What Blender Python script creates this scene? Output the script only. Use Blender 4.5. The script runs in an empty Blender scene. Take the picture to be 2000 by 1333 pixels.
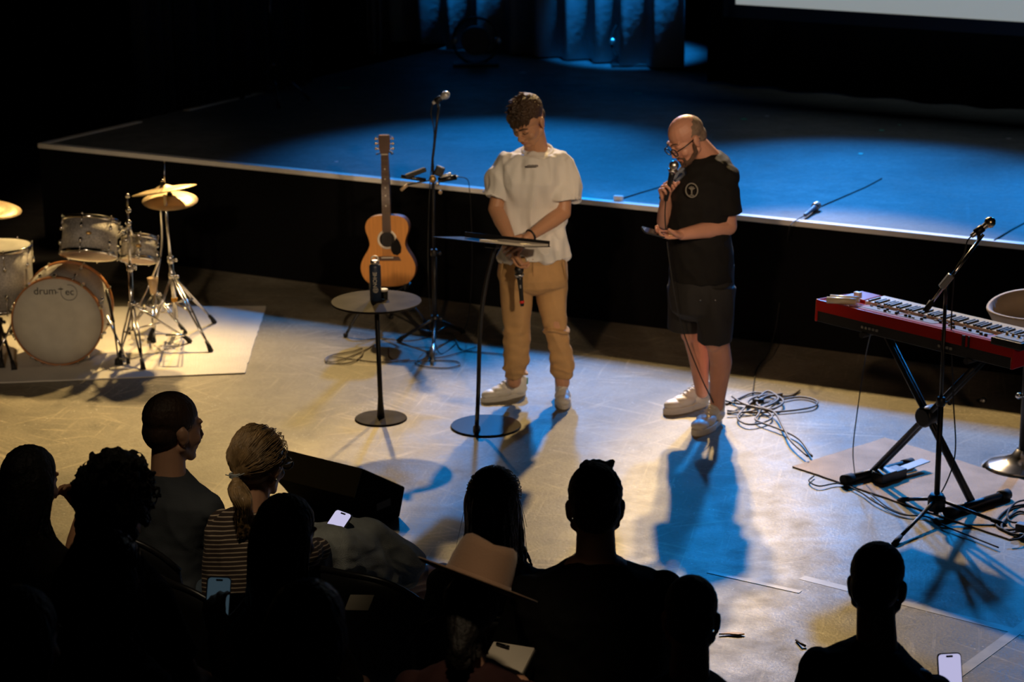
import bpy, bmesh, math, random
import numpy as np
from mathutils import Vector, Matrix, noise
from math import sin, cos, pi, radians as R

scene = bpy.context.scene
COL = scene.collection
random.seed(7)

# ------------------------------------------------------------------ camera
FPX, PITCH, ROLL, HC = 4300.0, 15.5, -0.5, 3.6
cam_d = bpy.data.cameras.new('camera')
cam = bpy.data.objects.new('camera', cam_d); COL.objects.link(cam)
cam_d.sensor_width = 36.0
cam_d.lens = FPX / 2000.0 * 36.0
CAM_M = Matrix.Translation((0, 0, HC)) @ Matrix.Rotation(R(90 - PITCH), 4, 'X') @ Matrix.Rotation(R(ROLL), 4, 'Z')
cam.matrix_world = CAM_M
cam_d.clip_end = 200
cam_d.dof.use_dof = True
cam_d.dof.focus_distance = 8.3
cam_d.dof.aperture_fstop = 4.0
scene.camera = cam

scene.view_settings.view_transform = 'Standard'
scene.view_settings.look = 'None'
scene.view_settings.gamma = 1
scene.view_settings.exposure = 0.0
scene.view_settings.use_curve_mapping = False

world = bpy.data.worlds.new('world'); scene.world = world
world.use_nodes = True
world.node_tree.nodes['Background'].inputs[0].default_value = (0.010, 0.012, 0.016, 1)
world.node_tree.nodes['Background'].inputs[1].default_value = 0.10

WARM = (1.0, 0.67, 0.27)
BLUE = (0.010, 0.31, 0.95)

def spot(name, loc, target, power, color, angle, blend=0.5, size=0.12):
    d = bpy.data.lights.new(name, 'SPOT')
    d.energy = power; d.color = color; d.spot_size = R(angle); d.spot_blend = blend
    d.shadow_soft_size = size
    o = bpy.data.objects.new(name, d); COL.objects.link(o)
    o.location = loc
    dr = Vector(target) - Vector(loc)
    o.rotation_euler = dr.to_track_quat('-Z', 'Y').to_euler()
    return o

# theatre lamps on the upstage bar (behind the performers), then the front-of-house lamps
LY, LZ = 18.6, 6.0
spot('warm_back_lamp', (1.3, LY, LZ), (1.85, 11.1, 0.75), 4300, WARM, 19, 0.45)
spot('warm_back_lamp', (1.65, 18.2, LZ), (0.36, 11.6, 0.8), 4100, WARM, 18.5, 0.45)
spot('warm_back_lamp', (-1.9, 18.4, LZ), (-1.6, 12.0, 0.4), 3900, WARM, 20, 0.6)
spot('warm_back_lamp', (-0.9, LY - 0.4, LZ), (-2.8, 12.6, 0.4), 3500, WARM, 21, 0.7)
spot('blue_back_lamp', (0.05, LY + 0.2, 5.2), (0.6, 10.8, 0.2), 1650, BLUE, 21, 0.6)
spot('blue_back_lamp', (2.3, 16.5, 3.5), (2.2, 13.6, 0.77), 1500, BLUE, 60, 0.95)
spot('blue_back_lamp', (4.9, 15.4, 3.4), (4.1, 12.7, 0.77), 1500, BLUE, 66, 0.95)
spot('blue_back_lamp', (0.2, 17.8, 4.1), (-0.1, 14.9, 0.77), 1500, BLUE, 46, 0.95)
spot('warm_front_lamp', (3.6, -1.0, 5.8), (0.15, 11.7, 1.0), 2700, (1.0, 0.74, 0.48), 9.6, 0.7, 0.2)
spot('warm_front_lamp', (-2.0, -1.0, 6.0), (0.95, 11.2, 0.86), 1350, (1.0, 0.64, 0.38), 9.6, 0.7, 0.2)
spot('warm_front_lamp', (-2.2, -1.5, 5.2), (-2.6, 12.7, 0.62), 1400, (1.0, 0.74, 0.50), 9.5, 0.6, 0.2)
spot('warm_front_lamp', (-1.0, -1.5, 5.2), (-0.75, 13.0, 0.82), 1500, (1.0, 0.66, 0.36), 5.4, 0.7, 0.2)
spot('warm_front_lamp', (3.2, -1.5, 5.2), (2.2, 10.2, 0.85), 500, (1.0, 0.66, 0.40), 7, 0.7, 0.2)
spot('warm_house_lamp', (-1.2, 4.2, 7.2), (-1.0, 7.15, 1.12), 420, (1.0, 0.78, 0.5), 12, 1.0, 0.2)
spot('warm_house_lamp', (0.4, 3.0, 7.0), (-0.09, 5.85, 1.25), 420, (1.0, 0.76, 0.5), 7, 0.9, 0.2)
spot('blue_curtain_lamp', (-0.5, 16.6, 5.2), (-0.31, 20.3, 1.5), 4600, BLUE, 11, 0.35)
spot('blue_curtain_lamp', (1.3, 15.6, 5.2), (1.08, 19.2, 1.5), 5200, BLUE, 14, 0.35)

# ------------------------------------------------------------------ pixel -> place
def ray(px, py):
    d = CAM_M.to_3x3() @ Vector(((px - 1000) / FPX, -(py - 666.5) / FPX, -1))
    return d.normalized()
CO = Vector((0, 0, HC))
def G(px, py, z=0.0):
    d = ray(px, py); return CO + d * ((z - HC) / d.z)
def D(px, py, Y):
    d = ray(px, py); return CO + d * (Y / d.y)

# ------------------------------------------------------------------ materials
def mat(name, col, rough=0.6, metal=0.0, emit=None, estr=0.0, bump=0.0, bscale=60.0, var=0.0, vscale=8.0,
        spec=0.5, stretch=(1, 1, 1), sss=0.0, sheen=0.0, trans=0.0):
    m = bpy.data.materials.new(name); m.use_nodes = True
    nt = m.node_tree; b = nt.nodes['Principled BSDF']
    b.inputs['Base Color'].default_value = (*col, 1)
    b.inputs['Roughness'].default_value = rough
    b.inputs['Metallic'].default_value = metal
    b.inputs['Specular IOR Level'].default_value = spec
    if trans: b.inputs['Transmission Weight'].default_value = trans
    if sss:
        b.inputs['Subsurface Weight'].default_value = sss
        b.inputs['Subsurface Radius'].default_value = (0.012, 0.005, 0.003)
        b.inputs['Subsurface Scale'].default_value = 1.0
    if sheen:
        b.inputs['Sheen Weight'].default_value = sheen
        b.inputs['Sheen Roughness'].default_value = 0.5
    if emit:
        b.inputs['Emission Color'].default_value = (*emit, 1); b.inputs['Emission Strength'].default_value = estr
    tc = nt.nodes.new('ShaderNodeTexCoord'); mp = nt.nodes.new('ShaderNodeMapping')
    mp.inputs['Scale'].default_value = stretch
    nt.links.new(tc.outputs['Object'], mp.inputs['Vector'])
    if var or not bump:
        n = nt.nodes.new('ShaderNodeTexNoise'); n.inputs['Scale'].default_value = vscale; n.inputs['Detail'].default_value = 5
        nt.links.new(mp.outputs[0], n.inputs['Vector'])
        r = nt.nodes.new('ShaderNodeValToRGB')
        v = max(var, 0.03)
        r.color_ramp.elements[0].position = 0.3; r.color_ramp.elements[1].position = 0.7
        r.color_ramp.elements[0].color = (*[c * (1 - v) for c in col], 1)
        r.color_ramp.elements[1].color = (*[min(1, c * (1 + v)) for c in col], 1)
        nt.links.new(n.outputs['Fac'], r.inputs['Fac']); nt.links.new(r.outputs['Color'], b.inputs['Base Color'])
    if bump:
        n2 = nt.nodes.new('ShaderNodeTexNoise'); n2.inputs['Scale'].default_value = bscale; n2.inputs['Detail'].default_value = 4
        nt.links.new(mp.outputs[0], n2.inputs['Vector'])
        bp = nt.nodes.new('ShaderNodeBump'); bp.inputs['Strength'].default_value = bump; bp.inputs['Distance'].default_value = 0.01
        nt.links.new(n2.outputs['Fac'], bp.inputs['Height']); nt.links.new(bp.outputs['Normal'], b.inputs['Normal'])
    return m

M = {}
M['black'] = mat('black_paint', (0.006, 0.006, 0.007), 0.45, bump=0.1)
M['black_gloss'] = mat('black_gloss', (0.006, 0.006, 0.007), 0.22)
M['rubber'] = mat('black_rubber', (0.010, 0.010, 0.010), 0.75)
M['velvet'] = mat('black_velvet', (0.0045, 0.0045, 0.005), 0.95, bump=0.2, spec=0.05)
M['curtain'] = mat('blue_grey_curtain', (0.30, 0.32, 0.34), 0.85, bump=0.3, bscale=20, spec=0.1)
M['chrome'] = mat('chrome', (0.72, 0.70, 0.68), 0.16, 1.0)
M['steel'] = mat('brushed_steel', (0.55, 0.54, 0.52), 0.35, 1.0)
M['white_trim'] = mat('white_edge_strip', (0.86, 0.85, 0.82), 0.5, var=0.06)
M['skin'] = mat('skin', (0.52, 0.27, 0.15), 0.5, sss=0.12, bump=0.05, bscale=120, var=0.08)
M['skin_pale'] = mat('pale_skin', (0.60, 0.33, 0.21), 0.5, sss=0.12, bump=0.05, bscale=120, var=0.08)
M['skin_red'] = mat('ruddy_skin', (0.55, 0.27, 0.18), 0.5, sss=0.1, bump=0.05, bscale=120, var=0.1)
M['lip'] = mat('lips', (0.42, 0.15, 0.10), 0.45)
M['hair_dark'] = mat('dark_brown_hair', (0.050, 0.026, 0.012), 0.6, bump=0.6, bscale=90, var=0.4, stretch=(1, 1, 0.25))
M['hair_black'] = mat('black_hair', (0.010, 0.008, 0.006), 0.62, bump=0.6, bscale=90, var=0.3)
M['hair_blond'] = mat('blond_hair', (0.26, 0.165, 0.075), 0.42, bump=0.5, bscale=90, var=0.45, vscale=30, stretch=(1, 1, 0.3))
M['hair_brown'] = mat('brown_hair', (0.08, 0.04, 0.02), 0.45, bump=0.6, bscale=90, var=0.4)
M['hair_red'] = mat('auburn_hair', (0.10, 0.03, 0.015), 0.45, bump=0.6, bscale=90, var=0.4)
M['stubble'] = mat('grey_stubble_hair', (0.20, 0.135, 0.095), 0.8, bump=0.4, bscale=400, var=0.3, vscale=40)
M['beard'] = mat('dark_trimmed_beard', (0.10, 0.055, 0.035), 0.8, bump=0.8, bscale=300, var=0.4, vscale=60)
M['white_cotton'] = mat('white_cotton', (0.80, 0.77, 0.72), 0.85, bump=0.15, bscale=300, sheen=0.1)
M['black_cotton'] = mat('black_cotton', (0.008, 0.0072, 0.0065), 0.85, bump=0.2, bscale=300, spec=0.2)
M['black_shorts'] = mat('black_shorts_fabric', (0.009, 0.008, 0.0075), 0.8, bump=0.2, bscale=200)
M['khaki'] = mat('khaki_twill', (0.46, 0.27, 0.11), 0.8, bump=0.2, bscale=200, var=0.1, vscale=10)
M['leather_white'] = mat('white_shoe_leather', (0.74, 0.71, 0.64), 0.45, bump=0.1)
M['sole'] = mat('white_rubber_sole', (0.70, 0.67, 0.60), 0.6)
M['green'] = mat('green_heel_tab', (0.03, 0.28, 0.12), 0.5)
M['lace'] = mat('white_laces', (0.72, 0.70, 0.65), 0.8)
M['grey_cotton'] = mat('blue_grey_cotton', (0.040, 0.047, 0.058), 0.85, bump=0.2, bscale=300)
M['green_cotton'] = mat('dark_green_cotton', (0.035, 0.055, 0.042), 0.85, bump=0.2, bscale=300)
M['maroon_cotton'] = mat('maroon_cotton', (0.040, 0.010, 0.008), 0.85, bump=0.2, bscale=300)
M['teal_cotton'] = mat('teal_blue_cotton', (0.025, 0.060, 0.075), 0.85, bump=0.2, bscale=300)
M['denim'] = mat('grey_denim', (0.26, 0.28, 0.28), 0.85, bump=0.4, bscale=250, var=0.25, vscale=12)
M['denim_blue'] = mat('blue_denim', (0.06, 0.09, 0.13), 0.85, bump=0.4, bscale=250, var=0.25, vscale=12)
M['felt'] = mat('tan_felt', (0.32, 0.19, 0.115), 0.9, bump=0.2, bscale=200, var=0.08, sheen=0.3)
M['paper'] = mat('cream_paper', (0.62, 0.56, 0.45), 0.8)
M['screen_glass'] = mat('lit_phone_screen', (0.5, 0.5, 0.6), 0.2, emit=(0.62, 0.60, 0.92), estr=0.75)
M['phone_back'] = mat('blue_grey_phone_back', (0.22, 0.26, 0.30), 0.15)
M['phone_dark'] = mat('dark_phone_glass', (0.02, 0.02, 0.022), 0.12)
M['plastic_chair'] = mat('black_chair_plastic', (0.010, 0.010, 0.011), 0.35)
M['lens'] = mat('spectacle_lens', (0.5, 0.42, 0.3), 0.08, spec=0.8)
# ------------------------------------------------------------------ mesh helpers
def frame_from(axis, up=(0, 0, 1)):
    z = Vector(axis).normalized(); u = Vector(up)
    if abs(z.dot(u.normalized())) > 0.97: u = Vector((0, 1, 0)) if abs(z.y) < 0.9 else Vector((1, 0, 0))
    x = u.cross(z).normalized(); y = z.cross(x).normalized()
    m = Matrix((x, y, z)).transposed()
    return m

def spline(pts, k=6):
    pts = [Vector(p) for p in pts]
    if len(pts) < 3: return pts
    P = [pts[0] * 2 - pts[1]] + pts + [pts[-1] * 2 - pts[-2]]
    out = []
    for i in range(1, len(P) - 2):
        for j in range(k):
            t = j / k; a, b, c, d = P[i - 1], P[i], P[i + 1], P[i + 2]
            out.append(0.5 * ((2 * b) + (c - a) * t + (2 * a - 5 * b + 4 * c - d) * t * t + (3 * b - a - 3 * c + d) * t ** 3))
    out.append(pts[-1]); return out

class MB:
    def __init__(s): s.v = []; s.f = []; s.mi = []; s.sm = []
    def add(s, vs, fs, m=0, smooth=True):
        o = len(s.v); s.v += [tuple(v) for v in vs]
        for f in fs: s.f.append(tuple(i + o for i in f)); s.mi.append(m); s.sm.append(smooth)
        return s
    def rings(s, rings, m=0, smooth=True, cap=True, closed=False):
        n = len(rings[0]); vs = [p for r in rings for p in r]; fs = []
        K = len(rings)
        for i in range(K - 1 + (1 if closed else 0)):
            a = i * n; b = ((i + 1) % K) * n
            for j in range(n):
                k = (j + 1) % n; fs.append((a + j, a + k, b + k, b + j))
        s.add(vs, fs, m, smooth)
        if cap and not closed:
            s.add(rings[0], [tuple(reversed(range(n)))], m, False)
            s.add(rings[-1], [tuple(range(n))], m, False)
        return s
    def tube(s, pts, r, n=10, m=0, cap=True, flat=1.0, up=(0, 0, 1), closed=False):
        pts = [Vector(p) for p in pts]; K = len(pts)
        rr = r if isinstance(r, (list, tuple)) else [r] * K
        if len(rr) != K:
            rr = [rr[0] + (rr[-1] - rr[0]) * i / (K - 1) for i in range(K)]
        rings = []; fr = None
        for i, p in enumerate(pts):
            if closed: t = pts[(i + 1) % K] - pts[i - 1]
            else: t = pts[min(i + 1, K - 1)] - pts[max(i - 1, 0)]
            if t.length < 1e-9: t = Vector((0, 0, 1))
            t.normalize()
            if fr is None: fr = frame_from(t, up)
            else:
                x = fr.col[0] - t * fr.col[0].dot(t)
                if x.length < 1e-6: fr = frame_from(t, up)
                else:
                    x.normalize(); fr = Matrix((x, t.cross(x), t)).transposed()
            rings.append([p + fr @ Vector((cos(2 * pi * j / n) * rr[i], sin(2 * pi * j / n) * rr[i] * flat, 0)) for j in range(n)])
        return s.rings(rings, m, True, cap, closed)
    def capsule(s, p1, r1, p2, r2, n=16, m=0, sx=1.0, up=(0, 0, 1)):
        p1 = Vector(p1); p2 = Vector(p2); ax = p2 - p1; L = ax.length
        if L < 1e-6: ax = Vector((0, 0, 1)); L = 1e-6
        fr = frame_from(ax, up); rings = []
        K = 5; seq = []
        for i in range(K): a = -pi / 2 + (i + 0.25) * pi / 2 / K; seq.append((sin(a) * r1, cos(a) * r1))
        for i in range(3): t = i / 2; seq.append((L * t, r1 + (r2 - r1) * t))
        for i in range(K): a = (i + 0.75) * pi / 2 / K; seq.append((L + sin(a) * r2, cos(a) * r2))
        for h, r in seq: rings.append([p1 + fr @ Vector((cos(2 * pi * j / n) * r * sx, sin(2 * pi * j / n) * r, h)) for j in range(n)])
        return s.rings(rings, m)
    def chain(s, pts, rs, n=16, m=0, sx=1.0, up=(0, 0, 1)):
        for i in range(len(pts) - 1): s.capsule(pts[i], rs[i], pts[i + 1], rs[i + 1], n, m, sx, up)
        return s
    def ell(s, c, r, rot=None, n=20, k=12, m=0):
        c = Vector(c); rot = rot or Matrix.Identity(3); rings = []
        for i in range(k):
            a = -pi / 2 + (i + 0.35) * pi / (k - 0.3)
            rings.append([c + rot @ Vector((cos(a) * cos(2 * pi * j / n) * r[0], cos(a) * sin(2 * pi * j / n) * r[1], sin(a) * r[2])) for j in range(n)])
        return s.rings(rings, m)
    def box(s, c, size, rot=None, m=0, smooth=False):
        c = Vector(c); rot = rot or Matrix.Identity(3); hx, hy, hz = [x / 2 for x in size]
        vs = [c + rot @ Vector((x * hx, y * hy, z * hz)) for z in (-1, 1) for y in (-1, 1) for x in (-1, 1)]
        return s.add(vs, [(0, 2, 3, 1), (4, 5, 7, 6), (0, 1, 5, 4), (2, 6, 7, 3), (0, 4, 6, 2), (1, 3, 7, 5)], m, smooth)
    def lathe(s, prof, c=(0, 0, 0), rot=None, n=32, m=0, cap=True, smooth=True):
        c = Vector(c); rot = rot or Matrix.Identity(3)
        rings = [[c + rot @ Vector((cos(2 * pi * j / n) * r, sin(2 * pi * j / n) * r, z)) for j in range(n)] for r, z in prof]
        return s.rings(rings, m, smooth, cap)
    def prism(s, outl, z0, z1, c=(0, 0, 0), rot=None, m=0, smooth=False):
        c = Vector(c); rot = rot or Matrix.Identity(3); n = len(outl)
        a = [c + rot @ Vector((x, y, z0)) for x, y in outl]; b = [c + rot @ Vector((x, y, z1)) for x, y in outl]
        s.add(a + b, [(i, (i + 1) % n, n + (i + 1) % n, n + i) for i in range(n)], m, smooth)
        s.add(a, [tuple(reversed(range(n)))], m, False); s.add(b, [tuple(range(n))], m, False)
        return s
    def build(s, name, mats, parent=None, bevel=0, remesh=0, smooth=0, disp=None, sub=0, origin=None, post=None):
        org = Vector(origin) if origin is not None else (Vector(parent.get('_o', (0, 0, 0))) if parent is not None else Vector((0, 0, 0)))
        me = bpy.data.meshes.new(name)
        me.from_pydata([tuple(Vector(v) - org) for v in s.v], [], s.f); me.update()
        ml = mats if isinstance(mats, (list, tuple)) else [mats]
        for m_ in ml: me.materials.append(M[m_] if isinstance(m_, str) else m_)
        if len(ml) > 1: me.polygons.foreach_set('material_index', s.mi)
        me.polygons.foreach_set('use_smooth', s.sm)
        bm = bmesh.new(); bm.from_mesh(me); bmesh.ops.remove_doubles(bm, verts=bm.verts, dist=1e-6)
        bmesh.ops.recalc_face_normals(bm, faces=bm.faces); bm.to_mesh(me); bm.free()
        o = bpy.data.objects.new(name, me); COL.objects.link(o)
        if remesh:
            r_ = o.modifiers.new('r', 'REMESH'); r_.mode = 'VOXEL'; r_.voxel_size = remesh; r_.use_smooth_shade = True
            if smooth:
                q = o.modifiers.new('s', 'SMOOTH'); q.factor = 0.5; q.iterations = smooth
            dg = bpy.context.evaluated_depsgraph_get(); dg.update()
            nm = bpy.data.meshes.new_from_object(o.evaluated_get(dg))
            o.modifiers.clear(); o.data = nm; bpy.data.meshes.remove(me); me = nm; me.name = name
            if disp:
                N = len(me.vertices); co = np.empty(N * 3, np.float32); no = np.empty(N * 3, np.float32)
                me.vertices.foreach_get('co', co); me.vertex_normals.foreach_get('vector', no)
                co = co.reshape(-1, 3); no = no.reshape(-1, 3)
                for i in range(N):
                    d = disp(Vector(co[i]) + org, no[i])
                    co[i] += no[i] * d
                me.vertices.foreach_set('co', co.ravel()); me.update()
            me.polygons.foreach_set('use_smooth', [True] * len(me.polygons))
        if post: post(o, org)
        if bevel:
            b = o.modifiers.new('bevel', 'BEVEL'); b.width = bevel; b.segments = 2; b.limit_method = 'ANGLE'; b.angle_limit = R(40)
        if sub:
            b = o.modifiers.new('sub', 'SUBSURF'); b.levels = sub; b.render_levels = sub
        if parent is not None:
            o.parent = parent
        elif origin is not None: o.location = org
        return o

def tag(o, label=None, cat=None, group=None, kind=None):
    if label: o['label'] = label
    if cat: o['category'] = cat
    if group: o['group'] = group
    if kind: o['kind'] = kind
    return o

def thing(name, label, cat, loc=(0, 0, 0), group=None):
    o = bpy.data.objects.new(name, None); COL.objects.link(o); o.empty_display_size = 0.1
    o.location = loc; o['_o'] = tuple(loc)
    return tag(o, label, cat, group)

def local(name, label, cat, group=None):
    """a thing whose parts are written in local coordinates"""
    o = bpy.data.objects.new(name, None); COL.objects.link(o); o['_o'] = (0, 0, 0)
    return tag(o, label, cat, group)

def text_mesh(name, body, size, material, parent, loc, rot, extrude=0.0006, font=None, sx=1.0, align='CENTER', origin=(0, 0, 0)):
    cu = bpy.data.curves.new(name, 'FONT'); cu.body = body; cu.size = size; cu.extrude = extrude
    cu.align_x = align; cu.align_y = 'CENTER'; cu.resolution_u = 4
    t = bpy.data.objects.new(name, cu); COL.objects.link(t)
    dg = bpy.context.evaluated_depsgraph_get(); dg.update()
    me = bpy.data.meshes.new_from_object(t.evaluated_get(dg))
    bpy.data.objects.remove(t); bpy.data.curves.remove(cu)
    mm = Matrix.Translation(Vector(loc) - Vector(origin)) @ rot.to_4x4() @ Matrix.Diagonal((sx, 1, 1, 1))
    me.transform(mm); me.materials.clear(); me.materials.append(M[material])
    o = bpy.data.objects.new(name, me); COL.objects.link(o)
    if parent is not None: o.parent = parent
    return o

def cols(x, y, z): return Matrix((Vector(x).normalized(), Vector(y).normalized(), Vector(z).normalized())).transposed()
def rotz(a): return Matrix.Rotation(a, 3, 'Z')
def lerp(a, b, t): return Vector(a) + (Vector(b) - Vector(a)) * t
def xfm(mb, rot, off):
    mb.v = [tuple(rot @ Vector(v) + Vector(off)) for v in mb.v]; return mb
def folds(amp, fx, fz, seed=0.0, amp2=0.0, f2=20):
    def f(p, n):
        a = noise.noise(Vector((p.x * fx + seed, p.y * fx, p.z * fz)))
        a = (1 - abs(a) * 2.2) if amp > 0 else a
        d = abs(amp) * a
        if amp2: d += amp2 * noise.noise(Vector((p.x * f2, p.y * f2 + seed, p.z * f2 * 0.6)))
        return d
    return f
# ------------------------------------------------------------------ the setting
def floor_mat(name, c1, c2, c3, rough=0.42, scr=1.0, glit=0.0):
    m = bpy.data.materials.new(name); m.use_nodes = True; nt = m.node_tree; L = nt.links; b = nt.nodes['Principled BSDF']; b.inputs['Specular IOR Level'].default_value = 0.17
    tc = nt.nodes.new('ShaderNodeTexCoord')
    def nz(scale, detail=6, st=(1, 1, 1), rot=0.0, rough_=0.6):
        m0 = nt.nodes.new('ShaderNodeMapping'); m0.inputs['Rotation'].default_value = (0, 0, rot); L.new(tc.outputs['Object'], m0.inputs['Vector'])
        mp = nt.nodes.new('ShaderNodeMapping'); mp.inputs['Scale'].default_value = st
        L.new(m0.outputs[0], mp.inputs['Vector'])
        n = nt.nodes.new('ShaderNodeTexNoise'); n.inputs['Scale'].default_value = scale; n.inputs['Detail'].default_value = detail
        n.inputs['Roughness'].default_value = rough_
        L.new(mp.outputs[0], n.inputs['Vector']); return n
    def ramp(src, a, bb, ca=(0, 0, 0, 1), cb=(1, 1, 1, 1)):
        r = nt.nodes.new('ShaderNodeValToRGB'); r.color_ramp.elements[0].position = a; r.color_ramp.elements[1].position = bb
        r.color_ramp.elements[0].color = ca; r.color_ramp.elements[1].color = cb; L.new(src, r.inputs['Fac']); return r
    def mix(f, a, bb, mode='MIX'):
        x = nt.nodes.new('ShaderNodeMix'); x.data_type = 'RGBA'; x.blend_type = mode
        if isinstance(f, float): x.inputs[0].default_value = f
        else: L.new(f, x.inputs[0])
        for k, v in ((6, a), (7, bb)):
            if isinstance(v, tuple): x.inputs[k].default_value = v
            else: L.new(v, x.inputs[k])
        return x.outputs[2]
    big = nz(0.9, 8); med = nz(5, 8, rough_=0.7)
    base = mix(ramp(big.outputs['Fac'], 0.36, 0.60).outputs[0], (*c1, 1), (*c2, 1))
    base = mix(ramp(med.outputs['Fac'], 0.42, 0.7).outputs[0], base, (*c3, 1))
    scrs = None
    for rot, sc in ((0.8, 1.0), (-0.95, 1.0), (1.25, 1.3), (1.75, 1.2), (2.4, 1.3), (0.2, 1.5)):
        n = nz(30 * sc, 3, (1, 0.03, 1), rot, 0.5)
        r = ramp(n.outputs['Fac'], 0.60, 0.66)
        n2 = nz(2.3, 3, (1, 1, 1), rot + 1); r2 = ramp(n2.outputs['Fac'], 0.45, 0.65)
        mm = nt.nodes.new('ShaderNodeMath'); mm.operation = 'MULTIPLY'
        L.new(r.outputs[0], mm.inputs[0]); L.new(r2.outputs[0], mm.inputs[1])
        if scrs is None: scrs = mm.outputs[0]
        else:
            a = nt.nodes.new('ShaderNodeMath'); a.operation = 'MAXIMUM'; L.new(scrs, a.inputs[0]); L.new(mm.outputs[0], a.inputs[1]); scrs = a.outputs[0]
    ms = nt.nodes.new('ShaderNodeMath'); ms.operation = 'MULTIPLY'; ms.inputs[1].default_value = 0.42 * scr; L.new(scrs, ms.inputs[0])
    base = mix(ms.outputs[0], base, (*[min(1, c * 2.1) for c in c3], 1))
    if glit:
        vo = nt.nodes.new('ShaderNodeTexVoronoi'); vo.inputs['Scale'].default_value = 30; L.new(tc.outputs['Object'], vo.inputs['Vector'])
        r = ramp(vo.outputs['Distance'], 0.10, 0.14, (glit, glit, glit, 1), (0, 0, 0, 1)); n = nz(3.1, 2); r2 = ramp(n.outputs['Fac'], 0.5, 0.6)
        mm = nt.nodes.new('ShaderNodeMath'); mm.operation = 'MULTIPLY'; L.new(r.outputs[0], mm.inputs[0]); L.new(r2.outputs[0], mm.inputs[1])
        base = mix(mm.outputs[0], base, (0.8, 0.8, 0.78, 1))
    gr = nz(120, 3, (1, 0.35, 1), 1.57, 0.7); base = mix(0.45, base, mix(1.0, base, ramp(gr.outputs['Fac'], 0.3, 0.72, (0.35, 0.35, 0.35, 1), (1.75, 1.75, 1.75, 1)).outputs[0], 'MULTIPLY'))
    L.new(base, b.inputs['Base Color'])
    fine = nz(70, 5); rr = ramp(med.outputs['Fac'], 0.3, 0.7, (rough - 0.08,) * 3 + (1,), (rough + 0.12,) * 3 + (1,))
    L.new(rr.outputs[0], b.inputs['Roughness'])
    bp = nt.nodes.new('ShaderNodeBump'); bp.inputs['Strength'].default_value = 0.25; bp.inputs['Distance'].default_value = 0.006
    L.new(fine.outputs['Fac'], bp.inputs['Height'])
    bp2 = nt.nodes.new('ShaderNodeBump'); bp2.inputs['Strength'].default_value = 0.1; bp2.inputs['Distance'].default_value = 0.001
    L.new(scrs, bp2.inputs['Height']); L.new(bp.outputs[0], bp2.inputs['Normal']); L.new(bp2.outputs[0], b.inputs['Normal'])
    return m
M['floor'] = floor_mat('scuffed_grey_floor', (0.105, 0.096, 0.075), (0.275, 0.248, 0.190), (0.185, 0.160, 0.115), 0.44, 1.8, 0.5)
M['stage_floor'] = floor_mat('dark_stage_floor', (0.095, 0.11, 0.115), (0.165, 0.175, 0.18), (0.12, 0.13, 0.14), 0.5, 0.35)
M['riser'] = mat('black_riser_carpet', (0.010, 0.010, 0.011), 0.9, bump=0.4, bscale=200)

HS = 0.77                                             # stage height
SA, SB = G(76, 281, HS), G(2000, 478, HS)            # front edge seen in the photo
E = (SB - SA); E.z = 0; E.normalize()
NB = Vector((-E.y, E.x, 0))                          # towards the back of the stage
SC = SA + E * 13.5                                   # the edge runs on past the frame
sd = G(500, 180, HS) - SA; sd.z = 0; sd.normalize()  # left edge of the stage

def struct(name, mb, m, **k):
    o = mb.build(name, m, **k); o['kind'] = 'structure'; return o

struct('floor', MB().box((1, 9, -0.1), (22, 34, 0.2)), 'floor')
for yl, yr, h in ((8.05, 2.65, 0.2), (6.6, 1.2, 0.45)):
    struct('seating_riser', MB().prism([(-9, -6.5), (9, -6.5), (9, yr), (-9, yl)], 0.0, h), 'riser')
DEP = 7.6
back = SA + sd * DEP
bx_ = [(SA.x, SA.y), (SC.x, SC.y), ((SC + NB * DEP).x, (SC + NB * DEP).y), (back.x, back.y)]
struct('stage_platform', MB().prism(bx_, 0.0, HS - 0.012), 'velvet')
struct('stage_floor', MB().prism(bx_, HS - 0.011, HS), 'stage_floor')
def strip(p, q, w, side, z0=HS - 0.028, z1=HS + 0.004):
    s = side * w
    return MB().prism([(p.x, p.y), (q.x, q.y), ((q + s).x, (q + s).y), ((p + s).x, (p + s).y)], z0, z1)
struct('trim_1', strip(SA - NB * 0.012, SC - NB * 0.012, 0.055, NB), 'white_trim')
pn = Vector((sd.y, -sd.x, 0))
for i, (a, b) in enumerate((((76, 281), (266, 238)), ((358, 216), (505, 181)))):
    p, q = G(a[0], a[1], HS), G(b[0], b[1], HS)
    struct('trim_%d' % (i + 2), strip(p, q, 0.06, pn, HS + 0.001, HS + 0.006), 'white_trim')

# black walls and ceiling of the hall
struct('wall_back', MB().box((1, 23.6, 4), (24, 0.2, 8)), 'velvet')
struct('wall_left', MB().box((-9.6, 9, 4), (0.2, 34, 8)), 'velvet')
struct('wall_right', MB().box((11.6, 9, 4), (0.2, 34, 8)), 'velvet')
struct('ceiling', MB().box((1, 9, 8.1), (24, 34, 0.2)), 'velvet')

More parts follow.
